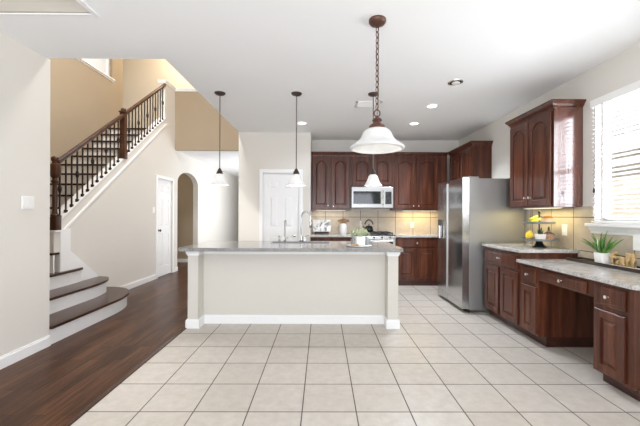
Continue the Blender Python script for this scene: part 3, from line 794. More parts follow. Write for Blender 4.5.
# sink bowl
s = MB()
def rl(i, z): return [(SX0+i, SY0+i, z), (SX1-i, SY0+i, z), (SX1-i, SY1-i, z), (SX0+i, SY1-i, z)]
s.loops([rl(.001, .905), rl(.006, .905), rl(.02, .72), rl(.05, .70)], False, True)
M['sinksteel'] = mk_steel('sink_steel', (.22, .22, .22, 1), .45, 0)
sk = solo('sink', s, M['sinksteel'], 'stainless steel sink set into the island countertop', 'sink')
# faucet: gooseneck, spout to the right
fx, fy = -.285, 4.52
F = thing('faucet', (fx, fy, .912), 'tall chrome gooseneck faucet on the island', 'faucet')
w = MB(); w.lathe([(.028, .912), (.028, .925), (.018, .935), (.016, .985)], (fx, fy, 0), 16); part('base', w, M['chrome'], F)
pts = [(fx, fy, .98), (fx, fy, 1.24)]
for i in range(1, 13): a = PI*i/12; pts.append((fx+.062-.062*math.cos(a), fy-.02*i/12, 1.24+.085*math.sin(a)))
pts.append((fx+.126, fy-.02, 1.18))
part('neck', MB().tube(pts, .011, 10), M['chrome'], F)
w = MB(); w.lathe([(.012, 1.19), (.016, 1.17), (.017, 1.11), (.013, 1.10)], (fx+.126, fy-.02, 0), 14); part('spray_head', w, M['chrome'], F)
w = MB(); w.lathe([(.016, .912), (.016, .93), (.012, .95), (.012, .985), (.004, .99)], (fx+.05, fy, 0), 12); w.tube([(fx+.05, fy, .975), (fx+.10, fy-.01, 1.0)], .006, 8); part('handle', w, M['chrome'], F)
fx2 = -.51
F = thing('water_tap', (fx2, fy, .912), 'slim chrome filtered water tap left of the gooseneck faucet', 'faucet')
w = MB(); w.lathe([(.018, .912), (.018, .925), (.009, .935), (.008, .97)], (fx2, fy, 0), 14); part('base', w, M['chrome'], F)
pts = [(fx2, fy, .96), (fx2, fy, 1.17)]
for i in range(1, 9): a = PI*.8*i/8; pts.append((fx2+.012-.012*math.cos(a), fy-.05*i/8, 1.17+.03*math.sin(a)))
pts.append((fx2+.026, fy-.055, 1.14)); part('neck', MB().tube(pts, .0065, 8), M['chrome'], F)
part('lever', MB().tube([(fx2, fy, .955), (fx2+.045, fy, .965)], .005, 8), M['chrome'], F)
fx3 = -.585
F = thing('soap_dispenser', (fx3, fy, .912), 'short chrome soap dispenser beside the water tap', 'dispenser')
w = MB(); w.lathe([(.017, .912), (.017, .922), (.009, .93), (.009, .975), (.014, .98), (.012, .995)], (fx3, fy, 0), 14); part('pump', w, M['chrome'], F)
part('spout', MB().tube([(fx3, fy, .988), (fx3+.03, fy-.04, .99), (fx3+.035, fy-.05, .975)], .005, 8), M['chrome'], F)

# decor on island
tr = MB(); tr.lathe([(.12, .912), (.135, .915), (.145, .924), (.138, .927), (.125, .922)], (.435, 3.86, 0), 36)
for v in tr.bm.verts: v.co.x = .435+(v.co.x-.435)*1.03; 
solo('serving_tray', tr, M['marble'], 'round white marble tray under the small potted plant', 'tray')
def square_pot(c, w0, w1, h, t=.006):
    def sq(r, z): 
        k = r*.8; return [(c[0]+a, c[1]+bb, z) for a, bb in ((-r,-k),(-k,-r),(k,-r),(r,-k),(r,k),(k,r),(-k,r),(-r,k))]
    mb = MB(); mb.loops([sq(w0, c[2]), sq(w1, c[2]+h), sq(w1-t, c[2]+h), sq(w1-t-.002, c[2]+h-.012)]); return mb
def leaf_blade(mb, base, tip, width, sag=.0, up_=Vector((0,0,1)), n=6, th=.002):
    base, tip = Vector(base), Vector(tip); d = tip-base; side = d.cross(up_)
    if side.length < 1e-5: side = Vector((1,0,0))
    side.normalize(); nrm = side.cross(d).normalized(); loops = []
    for i in range(n+1):
        t_ = i/n; p = base+d*t_+up_*(-sag*(t_**2)+sag*t_*.6)
        w_ = width*(math.sin(PI*min(1, .18+.82*t_)))**.8*(1-.25*t_)+.0006
        loops.append([p-side*w_+nrm*w_*.35, p-nrm*th, p+side*w_+nrm*w_*.35, p+nrm*th*.2])
    mb.loops(loops); mb.smooth = True
pc = (.447, 3.88, .9235)
P_ = thing('potted_plant', pc, 'small pale green plant in white square pot on the island tray', 'plant')
pt = part('pot', square_pot(pc, .050, .056, .095), M['ceramic'], P_)
part('soil', box(pc[0]-.042, pc[0]+.042, pc[1]-.042, pc[1]+.042, pc[2]+.07, pc[2]+.08), M['dirt'], pt)
w = MB(); rnd = random.Random(3)
for i in range(230):
    a = rnd.uniform(0, 2*PI); el = rnd.uniform(-.12, 1.25); r = .055+.055*rnd.random()
    p = Vector((pc[0]+math.cos(a)*math.cos(el)*r*1.1-.012, pc[1]+math.sin(a)*math.cos(el)*r, pc[2]+.115+math.sin(el)*r*.72))
    dr = Vector((math.cos(a)*math.cos(el), math.sin(a)*math.cos(el), math.sin(el)+.3)).normalized()
    leaf_blade(w, p, p+dr*rnd.uniform(.018, .03), rnd.uniform(.006, .010), 0, Vector((rnd.uniform(-1,1), rnd.uniform(-1,1), 1)).normalized(), 3, .001)
for i in range(14):
    a = 2*PI*i/14; w.tube([(pc[0], pc[1], pc[2]+.078), (pc[0]+.05*math.cos(a), pc[1]+.05*math.sin(a), pc[2]+.14)], .0015, 5)
part('foliage', w, M['paleleaf'], P_)
w = MB(); w.lathe([(.026, .9235), (.030, .93), (.032, .98), (.028, .995), (.020, 1.0), (.018, 1.008), (.015, 1.008), (.015, 1.0)], (.540, 3.955, 0), 18)
solo('vase', w, M['greyglaze'], 'small grey glazed vase behind the square plant pot on the island', 'vase')
w = MB(); w.lathe([(.024, .9235), (.028, .93), (.028, .985), (.024, .987), (.022, .98)], (.372, 3.945, 0), 18)
solo('candle_jar', w, M['greyglaze'], 'low grey candle jar left behind the square plant pot', 'jar')
w = MB()
for k in range(11):
    a = k/10*PI*1.1-.1; w.sphere((.375+.035*math.cos(a), 3.775+.02*math.sin(a), .9335), .0092, 10, 6)
solo('bead_strand', w, M['lightwood'], 'strand of light wooden beads on the island tray', 'beads')

# ------------------------------------------------------------------ appliances
# refrigerator
FR = thing('refrigerator', (2.25, 4.78, 0), 'stainless side-by-side refrigerator beside the base cabinets', 'refrigerator')
part('body', box(1.932, 2.66, 4.325, 5.235, .03, 1.765, .004), M['fridge_side'], FR, 'grey cabinet side')
part('grille', box(1.90, 1.94, 4.34, 5.22, .005, .07), M['rubber'], FR, 'black bottom grille')
def fdoor(y0, y1):
    mb = MB(); pts = []
    n = 8
    for i in range(n+1):
        t_ = i/n; y = y0+(y1-y0)*t_; pts.append((1.838-.002*math.sin(PI*t_), y))
    pts = [(1.925, y0+.002)]+pts+[(1.925, y1-.002)]
    mb.loops([[(x, y, z) for x, y in pts] for z in (.05, 1.775)]); mb.smooth = False; return mb
d1 = part('door', fdoor(4.322, 4.842), M['steel'], FR)
d2 = part('door', fdoor(4.852, 5.238), M['steel'], FR)
def gap_glint(y0, y1):  # thin strips stand in for light glinting along the door gap
    mb = MB(); mb.box(1.826, 1.842, y0, y1, .12, 1.74, .003); return mb
part('handle', gap_glint(4.830, 4.841), M['steel_h'], d1, 'slim full-height strip for the door gap glint'); part('handle', gap_glint(4.853, 4.862), M['steel_h'], d2, 'slim full-height strip for the door gap glint')
disp = part('dispenser', box(1.822, 1.838, 5.03, 5.205, .94, 1.21, .004), M['blackglass'], d2, 'black dispenser panel')
w = MB(); w.box(1.80, 1.824, 5.07, 5.17, .93, 1.12, .004); part('dispenser_cup', w, M['nickel'], disp)
w = MB(); w.box(1.86, 2.06, 4.335, 4.42, 1.766, 1.79, .006); part('hinge_cover', w, M['fridge_side'], FR)
for y in (4.36, 5.20): part('foot', MB().lathe([(.022, 0), (.022, .03)], (1.93, y, 0), 12), M['rubber'], FR)

# microwave
mx0, mx1, mz0, mz1, my = .545, 1.328, 1.412, 1.808, 6.19
MW = thing('microwave', ((mx0+mx1)/2, 6.38, mz0), 'stainless over-the-range microwave on the back wall', 'microwave')
part('housing', box(mx0, mx1, my+.02, YB-.012, mz0, mz1, .004), M['steel_h'], MW)
dr = part('door', box(mx0+.003, mx0+.60, my, my+.02, mz0+.005, mz1-.005, .003), M['steel_h'], MW)
part('window', box(mx0+.035, mx0+.55, my-.004, my+.001, mz0+.075, mz1-.085), M['blackglass'], dr, 'black glass window')
part('handle', MB().tube([(mx0+.585, my, mz0+.06), (mx0+.585, my-.035, mz0+.08), (mx0+.585, my-.035, mz1-.09), (mx0+.585, my, mz1-.07)], .011, 10), M['nickel'], dr)
cp = part('control_panel', box(mx0+.605, mx1-.003, my+.002, my+.02, mz0+.005, mz1-.005, .003), M['steel_h'], MW)
part('keypad', box(mx0+.635, mx1-.03, my-.002, my+.003, mz0+.07, mz1-.09), M['blackglass'], cp, 'black keypad')
part('vent_grille', box(mx0+.01, mx1-.01, my+.001, my+.02, mz1-.05, mz1-.012), M['steel_h'], MW)
# range
rx0, rx1 = .54, 1.322
RG = thing('range', ((rx0+rx1)/2, 6.25, 0), 'stainless gas range under the microwave', 'stove')
part('body', box(rx0, rx1, YF, YB-.012, .03, .90), M['steel_h'], RG)
part('cooktop', box(rx0, rx1, YF-.02, YB-.012, .90, .918, .004), M['black'], RG)
part('control_strip', box(rx0, rx1, YF-.045, YF-.001, .845, .905, .004), M['steel'], RG)
for k in range(5): part('knob', MB().lathe([(.018, 0), (.019, -.006), (.015, -.03), (.001, -.031)], (rx0+.10+k*.145, YF-.045, .875), 14, 'Y'), M['black'], RG)
od = part('oven_door', box(rx0+.004, rx1-.004, YF-.04, YF-.001, .20, .84, .004), M['steel_h'], RG)
part('window', box(rx0+.09, rx1-.05, YF-.043, YF-.039, .30, .80), M['blackglass'], od)
part('handle', MB().tube([(rx0+.06, YF-.04, 0.815), (rx0+.06, YF-.08, .815), (rx1-.06, YF-.08, .815), (rx1-.06, YF-.04, .815)], .011, 10), M['nickel'], od)
part('storage_drawer', box(rx0+.004, rx1-.004, YF-.036, YF-.001, .05, .19, .004), M['steel_h'], RG)
for k in range(3):
    a = rx0+.03+k*.245; w = MB()
    for yy in (YF+.03, YF+.24, YF+.46): w.box(a, a+.225, yy-.008, yy+.008, .945, .962)
    for xx in (a+.006, a+.112, a+.219): w.box(xx-.007, xx+.007, YF+.03, YF+.46, .943, .960)
    for xx in (a+.006, a+.219):
        for yy in (YF+.03, YF+.46): w.box(xx-.007, xx+.007, yy-.007, yy+.007, .918, .945)
    part('burner_grate', w, M['black'], RG)
for xx in (rx0+.14, rx1-.14):
    for yy in (YF+.15, YF+.40): part('burner', MB().lathe([(.045, .918), (.045, .928), (.03, .934), (.001, .935)], (xx, yy, 0), 16), M['black'], RG)
# kettle
kc = (.895, 6.33, .962)
K = thing('kettle', kc, 'black rounded kettle with arched handle on the range', 'kettle')
part('body', MB().lathe([(.072, .962), (.085, .975), (.088, 1.0), (.078, 1.04), (.055, 1.065), (.036, 1.073), (.001, 1.075)], (kc[0], kc[1], 0), 24), M['blackglass'], K)
part('lid_knob', MB().lathe([(.008, 1.073), (.007, 1.085), (.014, 1.093), (.010, 1.105), (.001, 1.107)], (kc[0], kc[1], 0), 14), M['black'], K)
part('handle', MB().tube([(kc[0]+.085*math.cos(a), kc[1], 1.05+.135*math.sin(a)) for a in [PI*(.12+.76*i/14) for i in range(15)]], .011, 8), M['black'], K)
part('spout', MB().tube([(kc[0]-.06, kc[1]-.02, 1.01), (kc[0]-.095, kc[1]-.03, 1.03), (kc[0]-.115, kc[1]-.04, 1.065)], .012, 8, radii=[.018, .013, .010]), M['black'], K)

# items on the left back counter
A = thing('cookbook_stand', (-.01, 6.45, .915), 'white floral print board leaning on a dark easel, left back counter', 'stand')
def tilt(mb, ang, pivot):
    R = Matrix.Translation(pivot) @ Matrix.Rotation(ang, 4, 'X') @ Matrix.Translation(-Vector(pivot)); mb.bm.transform(R); return mb
pv = Vector((0, 6.42, .93))
part('board', tilt(box(-.185, .165, 6.405, 6.42, .945, 1.185, .003), math.radians(-12), pv), M['art'], A)
w = MB(); w.box(-.15, .13, 6.385, 6.47, .915, .930, .004); w.box(-.15, .13, 6.385, 6.395, .93, .955)
tb = tilt(box(-.1, .08, 6.422, 6.434, .93, 1.12), math.radians(-12), pv); w.join(tb.bm)
part('easel', w, M['darkwood'], A)
vc = (.405, 6.40, .915)
V_ = thing('vase', vc, 'white ribbed vase of dried tan flowers on the back counter', 'vase')
part('vessel', MB().lathe([(.055, .915), (.066, .93), (.069, 1.0), (.066, 1.07), (.050, 1.10), (.040, 1.105), (.040, 1.115), (.034, 1.115), (.034, 1.10)], (vc[0], vc[1], 0), 32, wob=lambda a, h: 1+.02*math.cos(16*a)), M['ceramic'], V_)
w = MB(); rnd = random.Random(5)
for i in range(60):
    a = rnd.uniform(0, 2*PI); r = rnd.uniform(.2, 1)*.10; top = Vector((vc[0]+r*math.cos(a)*1.15, vc[1]+r*math.sin(a)*.7, 1.20-r*.35+rnd.uniform(-.02, .02)))
    w.tube([(vc[0]+.02*math.cos(a), vc[1]+.02*math.sin(a), 1.09), top], .0015, 4)
    w.sphere(top, rnd.uniform(.005, .010), 6, 4, (1, 1, 1.8))
part('dried_flowers', w, M['dried'], V_)
w = MB(); w.lathe([(.030, .918), (.032, .93), (.024, .97), (.020, 1.02), (.026, 1.06), (.028, 1.09), (.018, 1.105), (.012, 1.11), (.020, 1.125), (.022, 1.145), (.012, 1.165), (.001, 1.168)], (.755, 6.522, 0), 20)
solo('pepper_mill', w, M['ceramic'], 'tall white pepper mill behind the range beside the kettle', 'pepper mill')

# ------------------------------------------------------------------ tiered stand
sc = (2.49, 3.78)
def disc(z, r, lip=.024, c=sc):
    return MB().lathe([(r*.2, z), (r*.97, z), (r, z+.004), (r, z+lip), (r-.006, z+lip), (r-.008, z+.007), (r*.2, z+.007)], (c[0], c[1], 0), 40)
Ts = thing('tiered_stand', (sc[0], sc[1], .918), 'two-tier grey serving stand on black foot, higher right counter', 'stand')
part('foot', MB().lathe([(.078, .918), (.078, .922), (.060, .930), (.040, .955), (.032, .985), (.030, .995)], (sc[0], sc[1], 0), 24), M['black'], Ts, 'black flared foot')
part('tray', disc(.995, .185), M['slate'], Ts); part('tray', disc(1.185, .158), M['slate'], Ts)
part('post', MB().lathe([(.010, 1.0), (.008, 1.02), (.008, 1.30), (.014, 1.305), (.016, 1.32), (.006, 1.335), (.001, 1.336)], (sc[0], sc[1], 0), 12), M['black'], Ts)
Z1, Z2 = 1.003, 1.193
w = MB(); w.smooth = True
lc = (2.330, 3.745); w.lathe([(.001, -.056), (.009, -.053), (.022, -.042), (.035, -.02), (.038, 0), (.035, .02), (.022, .040), (.010, .050), (.001, .054)], (0, 0, 0), 20)
w.bm.transform(Matrix.Translation((lc[0]+.022, lc[1], Z1+.0545)) @ Matrix.Rotation(math.radians(20), 4, 'Y'))
solo('lemon', w, M['lemon'], 'yellow lemon on the lower tier of the stand', 'lemon')
cc = (2.437, 3.68, Z1)
C_ = thing('potted_plant', cc, 'little dark plant in white pot on the lower tier', 'plant')
pp = part('pot', square_pot(cc, .036, .044, .07), M['ceramic'], C_)
part('soil', box(cc[0]-.03, cc[0]+.03, cc[1]-.03, cc[1]+.03, Z1+.045, Z1+.056), M['dirt'], pp)
w = MB(); rnd = random.Random(9)
for i in range(34):
    a = rnd.uniform(0, 2*PI); r = rnd.uniform(0, .02); b0 = (cc[0]+r*math.cos(a), cc[1]+r*math.sin(a), Z1+.055)
    leaf_blade(w, b0, (cc[0]+(r+.012)*math.cos(a), cc[1]+(r+.012)*math.sin(a), Z1+.11+rnd.uniform(0, .035)), .006, 0, Vector((math.sin(a), .3, .2)).normalized(), 4)
part('foliage', w, M['darkleaf'], C_)
bc = (2.545, 3.70, Z1)
B_ = thing('glass_bottle', bc, 'round ribbed pink glass bottle on the lower tier', 'bottle')
part('flask', MB().lathe([(.035, Z1+.001), (.052, Z1+.012), (.062, Z1+.04), (.056, Z1+.07), (.034, Z1+.088), (.016, Z1+.094), (.014, Z1+.105), (.017, Z1+.108)], (bc[0], bc[1], 0), 40, wob=lambda a, h: 1+.05*abs(math.cos(9*a))), M['pinkglass'], B_)
part('stopper', MB().lathe([(.011, Z1+.1085), (.012, Z1+.125), (.008, Z1+.15), (.001, Z1+.153)], (bc[0], bc[1], 0), 14), M['darkbronze'], B_)
# upper tier
w = MB()
for k, (dx, dy, rot, L) in enumerate(((-.055, .01, .25, .12), (-.062, .02, .45, .12), (-.05, .045, .65, .12))):
    n = 9; pts = []; rad = []
    for i in range(n):
        s_ = i/(n-1)-.5; pts.append((2.478+dx+math.cos(rot)*s_*L, 3.73+dy+.02*k+math.sin(rot)*s_*L*.4, Z2+.0235+.035*(k == 1)+(s_+.5)*.042+.03*(.25-s_*s_)*-.6+.008)); rad.append(.004+.016*math.sin(PI*min(1, (i+.5)/n))**.6)
    bmb = MB().tube(pts, .02, 10, radii=rad)
    z = min(v.co.z for v in bmb.bm.verts); bmb.bm.transform(Matrix.Translation((0, 0, Z2+.001+(.026 if k == 1 else 0)-z)))
    w.join(bmb.bm)
w.smooth = True
solo('banana_bunch', w, M['yellowleaf'], 'yellow-green bananas heaped on the upper tier', 'bananas')
uc = (2.545, 3.72, Z2)
U_ = thing('potted_plant', uc, 'tiny tan succulent in pink clay pot on the upper tier', 'plant')
part('pot', MB().lathe([(.036, Z2), (.044, Z2+.005), (.048, Z2+.055), (.042, Z2+.055), (.040, Z2+.045)], (uc[0], uc[1], 0), 24), M['pinkpot'], U_)
w = MB()
for ring, (nl, el, L) in enumerate(((9, .35, .055), (7, .8, .05), (4, 1.25, .042))):
    for i in range(nl):
        a = 2*PI*i/nl+ring*.4; d = Vector((math.cos(a)*math.cos(el), math.sin(a)*math.cos(el), math.sin(el)))
        leaf_blade(w, Vector((uc[0], uc[1], Z2+.045)), Vector((uc[0], uc[1], Z2+.048))+d*L, .010, 0, Vector((0,0,1)) if el < 1.1 else Vector((math.sin(a), 1, 0)).normalized(), 4, .004)
part('rosette', w, M['succulent'], U_)

# ------------------------------------------------------------------ desk counter decor
DZ = .819
Tr = thing('tray', (2.615, 2.93, DZ), 'long dark wood tray along the wall under the window', 'tray')
part('base', box(2.535, 2.700, 2.42, 3.41, DZ, DZ+.012, .003), M['darkwood'], Tr)
w = MB(); w.box(2.528, 2.540, 2.41, 3.42, DZ, DZ+.030, .003); w.box(2.692, 2.704, 2.41, 3.42, DZ, DZ+.030, .003); w.box(2.54, 2.692, 2.41, 2.422, DZ, DZ+.03, .003); w.box(2.54, 2.692, 3.408, 3.42, DZ, DZ+.03, .003)
part('rim', w, M['darkwood'], Tr)
pc = (2.612, 3.055, DZ+.012)
AP = thing('potted_plant', pc, 'spiky green aloe in white square pot under the window', 'plant')
pt = part('pot', square_pot(pc, .048, .056, .105), M['ceramic'], AP)
part('soil', box(pc[0]-.042, pc[0]+.042, pc[1]-.042, pc[1]+.042, pc[2]+.075, pc[2]+.09), M['dirt'], pt)
w = MB(); rnd = random.Random(12)
tips = [(-.03, .26, .11), (-.06, .20, .14), (-.02, .13, .17), (-.05, .08, .20), (0, .05, .14), (-.03, 0, .20), (.0, -.03, .22), (-.05, -.05, .16), (-.01, -.12, .12), (-.03, -.20, .15), (-.02, -.26, .16), (.01, .17, .10), (-.09, .02, .10), (-.10, -.06, .12), (-.08, .12, .09), (.02, -.09, .18), (.02, .09, .12), (-.06, -.14, .09)]
for dx, dy, dz in tips:
    leaf_blade(w, (pc[0]+dx*.2, pc[1]+dy*.12, pc[2]+.095), (pc[0]+dx, pc[1]+dy*.86, pc[2]+.115+dz*.9), .018, .03, Vector((0,0,1)) if abs(dy) > .06 else Vector((-1, .2, .2)).normalized(), 7, .004)
part('leaves', w, M['leaf'], AP)
w = MB(); leaf_blade(w, (pc[0]-.02, pc[1]-.0, pc[2]+.09), (pc[0]-.045, pc[1]+.02, pc[2]+.235), .013, .0, Vector((-1, 0, .2)), 5, .003)
part('plant_tag', w, M['ceramic'], AP, 'white blossom spike')
# gold word sign
SG = thing('word_sign', (2.605, 2.83, DZ+.012), 'small gold letter sign standing on the desk tray', 'sign')
part('base', box(2.58, 2.63, 2.72, 2.985, DZ+.012, DZ+.024, .002), M['ceramic'], SG, 'pale sign base')
cu = bpy.data.curves.new('t', 'FONT'); cu.body = 'fall'; cu.size = .155; cu.extrude = .009; cu.bevel_depth = .003; cu.space_character = .98
to = bpy.data.objects.new('t', cu); COL.objects.link(to)
dg = bpy.context.evaluated_depsgraph_get(); me = bpy.data.meshes.new_from_object(to.evaluated_get(dg)); bpy.data.objects.remove(to)
xs_ = [v.co.x for v in me.vertices]; ys_ = [v.co.y for v in me.vertices]
sx = .24/(max(xs_)-min(xs_)); sy = .118/(max(ys_)-min(ys_))
for v in me.vertices:
    x, y, z = (v.co.x-min(xs_))*sx, (v.co.y-min(ys_))*sy, v.co.z
    v.co = (0-z, (2.975-x)-2.83, .0115+y)
me.materials.clear(); me.materials.append(M['gold'])
bmt = bmesh.new(); bmt.from_mesh(me); bmesh.ops.recalc_face_normals(bmt, faces=bmt.faces); bmt.to_mesh(me); bmt.free(); me.name = 'lettering'
lo = bpy.data.objects.new('lettering', me); COL.objects.link(lo); lo.parent = SG; lo['label'] = 'gold lettering'

# ------------------------------------------------------------------ plates on walls
def plate(name, label, cat, c, Nn, w_, h_, kind='outlet', gangs=1):
    Nn = Vector(Nn); c = Vector(c); U = Vector((0,0,1)).cross(Nn)
    t = thing(name, c, label, cat)
    def pl(u0, u1, v0, v1, n0, n1):
        P = [c+U*u+Vector((0,0,v))+Nn*n for n in (n0, n1) for u, v in ((u0,v0),(u1,v0),(u1,v1),(u0,v1))]
        return P
    mb = MB(); P = pl(-w_/2, w_/2, -h_/2, h_/2, 0, .004); Q = pl(-w_/2+.003, w_/2-.003, -h_/2+.003, h_/2-.003, .004, .007); mb.loops([P[:4], P[4:], Q[4:]])
    part('cover_plate', mb, M['plate'], t)
    for g_ in range(gangs):
        u = (g_-(gangs-1)/2)*.038
        if kind == 'switch':
            mb = MB(); P = pl(u-.016, u+.016, -.033, .033, .007, .010); mb.loops([P[:4], P[4:]]); part('rocker', mb, M['plate'], t)
        else:
            mb = MB()
            for v in (-.021, .021): P = pl(u-.016, u+.016, v-.014, v+.014, .007, .009); mb.loops([P[:4], P[4:]])
            part('receptacle', mb, M['plate'], t)
    return t
plate('light_switch', 'white three-gang light switch on the left wall', 'switch', (XL, 2.975, 1.375), (1,0,0), .125, .115, 'switch', 3)
plate('light_switch', 'small white switch beside the closet door under the stair', 'switch', (XS, 6.45, 1.36), (1,0,0), .075, .115, 'switch', 1)
plate('wall_outlet', 'white outlet on the backsplash right of the range', 'outlet', (1.784, YB-.010, 1.085), (0,-1,0), .075, .12)
plate('wall_outlet', 'white outlet on the backsplash beside the tiered stand', 'outlet', (XR-.010, 3.675, 1.12), (-1,0,0), .075, .125)
plate('wall_outlet', 'wide white outlet below the window at the right edge', 'outlet', (XR-.010, 2.80, 1.045), (-1,0,0), .12, .13, 'outlet', 2)

# ------------------------------------------------------------------ pendants
def bell(cx_, cy_, z0, z1, r0, r1, seg=32, t=.004):
    n = 12; outer = []
    for i in range(n+1):
        s_ = i/n; k = r0+(r1-r0)*(.62*s_+.38*s_**3.2)*1.0
        k = r0+(r1-r0)*(math.sin(s_*PI/2*.86)/math.sin(PI/2*.86)*.72+.28*s_**6)
        outer.append((k, z1+(z0-z1)*s_))
    inner = [(max(r-t, .003), z) for r, z in reversed(outer)]
    mb = MB(); mb.lathe(outer+inner, (cx_, cy_, 0), seg, cap0=False, cap1=False); return mb
IP = 'pendant lights over the island'
p0 = thing('pendant_light', (-1.261, 4.06, ZC), 'white glass mini pendant over the left end of the island', 'pendant light', IP)
def mini(root, x, y):
    part('canopy', MB().lathe([(.066, ZC), (.064, ZC-.010), (.050, ZC-.022), (.020, ZC-.030), (.008, ZC-.034)], (x, y, 0), 24), M['darkbronze'], root)
    part('rod', MB().tube([(x, y, ZC-.03), (x, y, 1.83)], .0062, 8), M['rodbronze'], root)
    part('socket_cap', MB().lathe([(.008, 1.845), (.016, 1.835), (.034, 1.80), (.040, 1.775), (.036, 1.772)], (x, y, 0), 20), M['darkbronze'], root)
    mb = MB(); pr = [(.036, 1.775), (.056, 1.752), (.064, 1.728), (.072, 1.705), (.084, 1.68), (.100, 1.652), (.112, 1.638)]
    mb.lathe(pr+[(max(r-.004, .01), z) for r, z in reversed(pr)], (x, y, 0), 28, cap0=False, cap1=False)
    part('shade', mb, M['shade'], root)
    part('bulb', MB().sphere((x, y, 1.705), .022, 10, 6, (1, 1, 1.25)), M['bulb'], root)
    point('pendant_lamp', (x, y, 1.665), 3.6, (.97, .98, 1.0), .03)
mini(p0, -1.261, 4.06)
dup(p0, (-.322, 4.06, ZC), 'white glass mini pendant in front of the pantry door', IP)
point('pendant_lamp', (-.322, 4.06, 1.665), 3.6, (.97, .98, 1.0), .03)
point('pendant_lamp', (.622, 4.06, 1.665), 3.6, (.97, .98, 1.0), .03)
dup(p0, (.622, 4.06, ZC), 'white glass mini pendant in front of the microwave', IP)
bx_, by_ = .416, 2.525
p = thing('chain_pendant', (bx_, by_, ZC), 'large white bell pendant hanging on a chain in the foreground', 'pendant light')
part('canopy', MB().lathe([(.066, ZC), (.066, ZC-.014), (.055, ZC-.030), (.028, ZC-.040), (.010, ZC-.044), (.009, ZC-.055)], (bx_, by_, 0), 28), M['bronze'], p)
w = MB(); nl = 15; zt, zb = ZC-.05, 2.085; hh = (zt-zb)/nl
for i in range(nl):
    zc_ = zt-hh*(i+.5); pts = []
    for k in range(12):
        a = 2*PI*k/12; u, v = .0135*math.cos(a), (hh*.62)*math.sin(a)
        ang = math.radians(35) if i % 2 else math.radians(125)
        pts.append((bx_+u*math.cos(ang), by_+u*math.sin(ang), zc_+v))
    w.tube(pts, .0034, 6, closed=True)
w.tube([(bx_+.006, by_, ZC-.05), (bx_-.004, by_, 2.5), (bx_+.005, by_, 2.3), (bx_, by_, 2.03)], .0022, 6)
part('chain', w, M['bronze'], p)
w = MB(); w.tube([(bx_+.022*math.cos(2*PI*k/16), by_, 2.055+.026*math.sin(2*PI*k/16)) for k in range(16)], .005, 8, closed=True)
part('loop', w, M['bronze'], p)
part('fitter', MB().lathe([(.012, 2.035), (.014, 2.022), (.032, 2.012), (.038, 2.000), (.028, 1.988), (.030, 1.978), (.056, 1.962), (.062, 1.948), (.062, 1.935), (.056, 1.930)], (bx_, by_, 0), 28), M['bronze'], p)
part('shade', (lambda pr: MB().lathe([(r, 1.937+(z-1.937)*.92) for r, z in pr]+[(max(r-.005, .01), 1.937+(z-1.937)*.92) for r, z in reversed(pr)], (bx_, by_, 0), 48, cap0=False, cap1=False))(
    [(.058, 1.937), (.080, 1.930), (.100, 1.914), (.113, 1.890), (.122, 1.864), (.136, 1.842), (.158, 1.822), (.182, 1.805), (.200, 1.790), (.207, 1.778), (.204, 1.770), (.190, 1.764)]), M['shade_big'], p)
part('bulb', MB().sphere((bx_, by_, 1.86), .028, 12, 8, (1, 1, 1.2)), M['bulb'], p)
point('pendant_lamp', (bx_, by_, 1.80), .8, (1, .97, .92), .03)

# ------------------------------------------------------------------ ceiling fittings
def can(x, y, label, lit=True):
    t = thing('recessed_light', (x, y, ZC), label, 'ceiling light', 'recessed ceiling lights')
    if lit:
        part('trim_ring', MB().lathe([(.088, ZC), (.086, ZC-.006), (.070, ZC-.008), (.064, ZC-.004)], (x, y, 0), 28, cap1=False), M['trim'], t)
        part('lens', MB().lathe([(.066, ZC-.002), (.05, ZC-.006), (.001, ZC-.008)], (x, y, 0), 24), M['lens'], t)
        spot('recessed_spot', (x, y, ZC-.03), 115 if x > 0 else 14)
    else:
        part('trim_ring', MB().lathe([(.082, ZC), (.080, ZC-.007), (.068, ZC-.009), (.060, ZC-.003)], (x, y, 0), 28, cap1=False), M['nickel'], t)
        part('gimbal_gap', MB().lathe([(.070, ZC-.0025), (.058, ZC-.0085), (.001, ZC-.0086)], (x, y, 0), 24), M['rubber'], t, 'dark ring around the lamp')
        mb = MB().lathe([(.044, -.003), (.042, .003), (.001, .005)], (0, 0, 0), 24); mb.bm.transform(Matrix.Translation((x+.004, y, ZC-.0125)) @ Matrix.Rotation(PI, 4, 'X') @ Matrix.Rotation(math.radians(-5), 4, 'Y'))
        part('lamp', mb, M['plate'], t, 'unlit white lamp face')
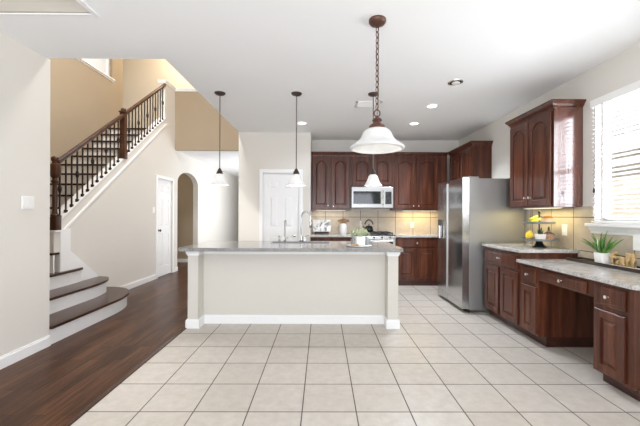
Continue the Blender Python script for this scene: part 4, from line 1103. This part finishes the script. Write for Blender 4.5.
can(1.483, 3.687, 'unlit recessed ceiling light with dark ring', False)
can(1.491, 4.50, 'lit recessed ceiling light at right, second from the camera')
can(1.485, 5.363, 'lit recessed ceiling light at right, farthest from the camera')
can(-.336, 5.369, 'lit recessed ceiling light in front of the pantry wall')
V2 = thing('air_vent', (.60, 4.435, ZC), 'white ceiling air vent behind the pendant chain', 'vent')
w = MB(); x0, x1, y0, y1 = .44, .78, 4.33, 4.54
for a in ((x0, x1, y0, y0+.025), (x0, x1, y1-.025, y1), (x0, x0+.025, y0, y1), (x1-.025, x1, y0, y1)): w.box(*a, ZC-.010, ZC)
part('frame', w, M['trim'], V2)
part('backing', box(x0+.02, x1-.02, y0+.02, y1-.02, ZC-.0015, ZC), simple('vent_shadow', srgb(84, 84, 84), .8), V2)
w = MB()
for k in range(9): yy = y0+.03+k*.0182; w.prism([(x0+.02, yy, ZC-.002), (x0+.02, yy+.004, ZC-.002), (x0+.02, yy+.014, ZC-.009), (x0+.02, yy+.010, ZC-.009)], (x1-x0-.04, 0, 0))
part('louvers', w, M['trim'], V2)

# under-cabinet light bars
def ubar(label, x0, x1, y0, y1, z, power, col):
    t = thing('under_cabinet_light', ((x0+x1)/2, (y0+y1)/2, z), label, 'light')
    part('housing', box(x0, x1, y0, y1, z-.010, z, .002), M['plate'], t)
    part('diffuser', box(x0+.008, x1-.008, y0+.008, y1-.008, z-.012, z-.0095), M['bar'], t, 'glowing diffuser')
    area('under_cabinet_lamp', ((x0+x1)/2, (y0+y1)/2, z-.016), (0, 0, -1), x1-x0, y1-y0, power, col)
ubar('light bar under the upper cabinet beside the window', 2.50, 2.57, 3.52, 4.10, ZU0-.001, 2.8, (1, .84, .40))
ubar('added fill bar under the back upper cabinet next to the pantry wall', -.12, .45, 6.38, 6.44, ZU0-.001, .6, (1, .95, .86))  # bar added to brighten the left backsplash and the back of the kitchen
ubar('light bar under the back upper cabinet near the corner', 1.55, 2.20, 6.38, 6.44, ZU0-.001, 2.6, (1, .76, .36))
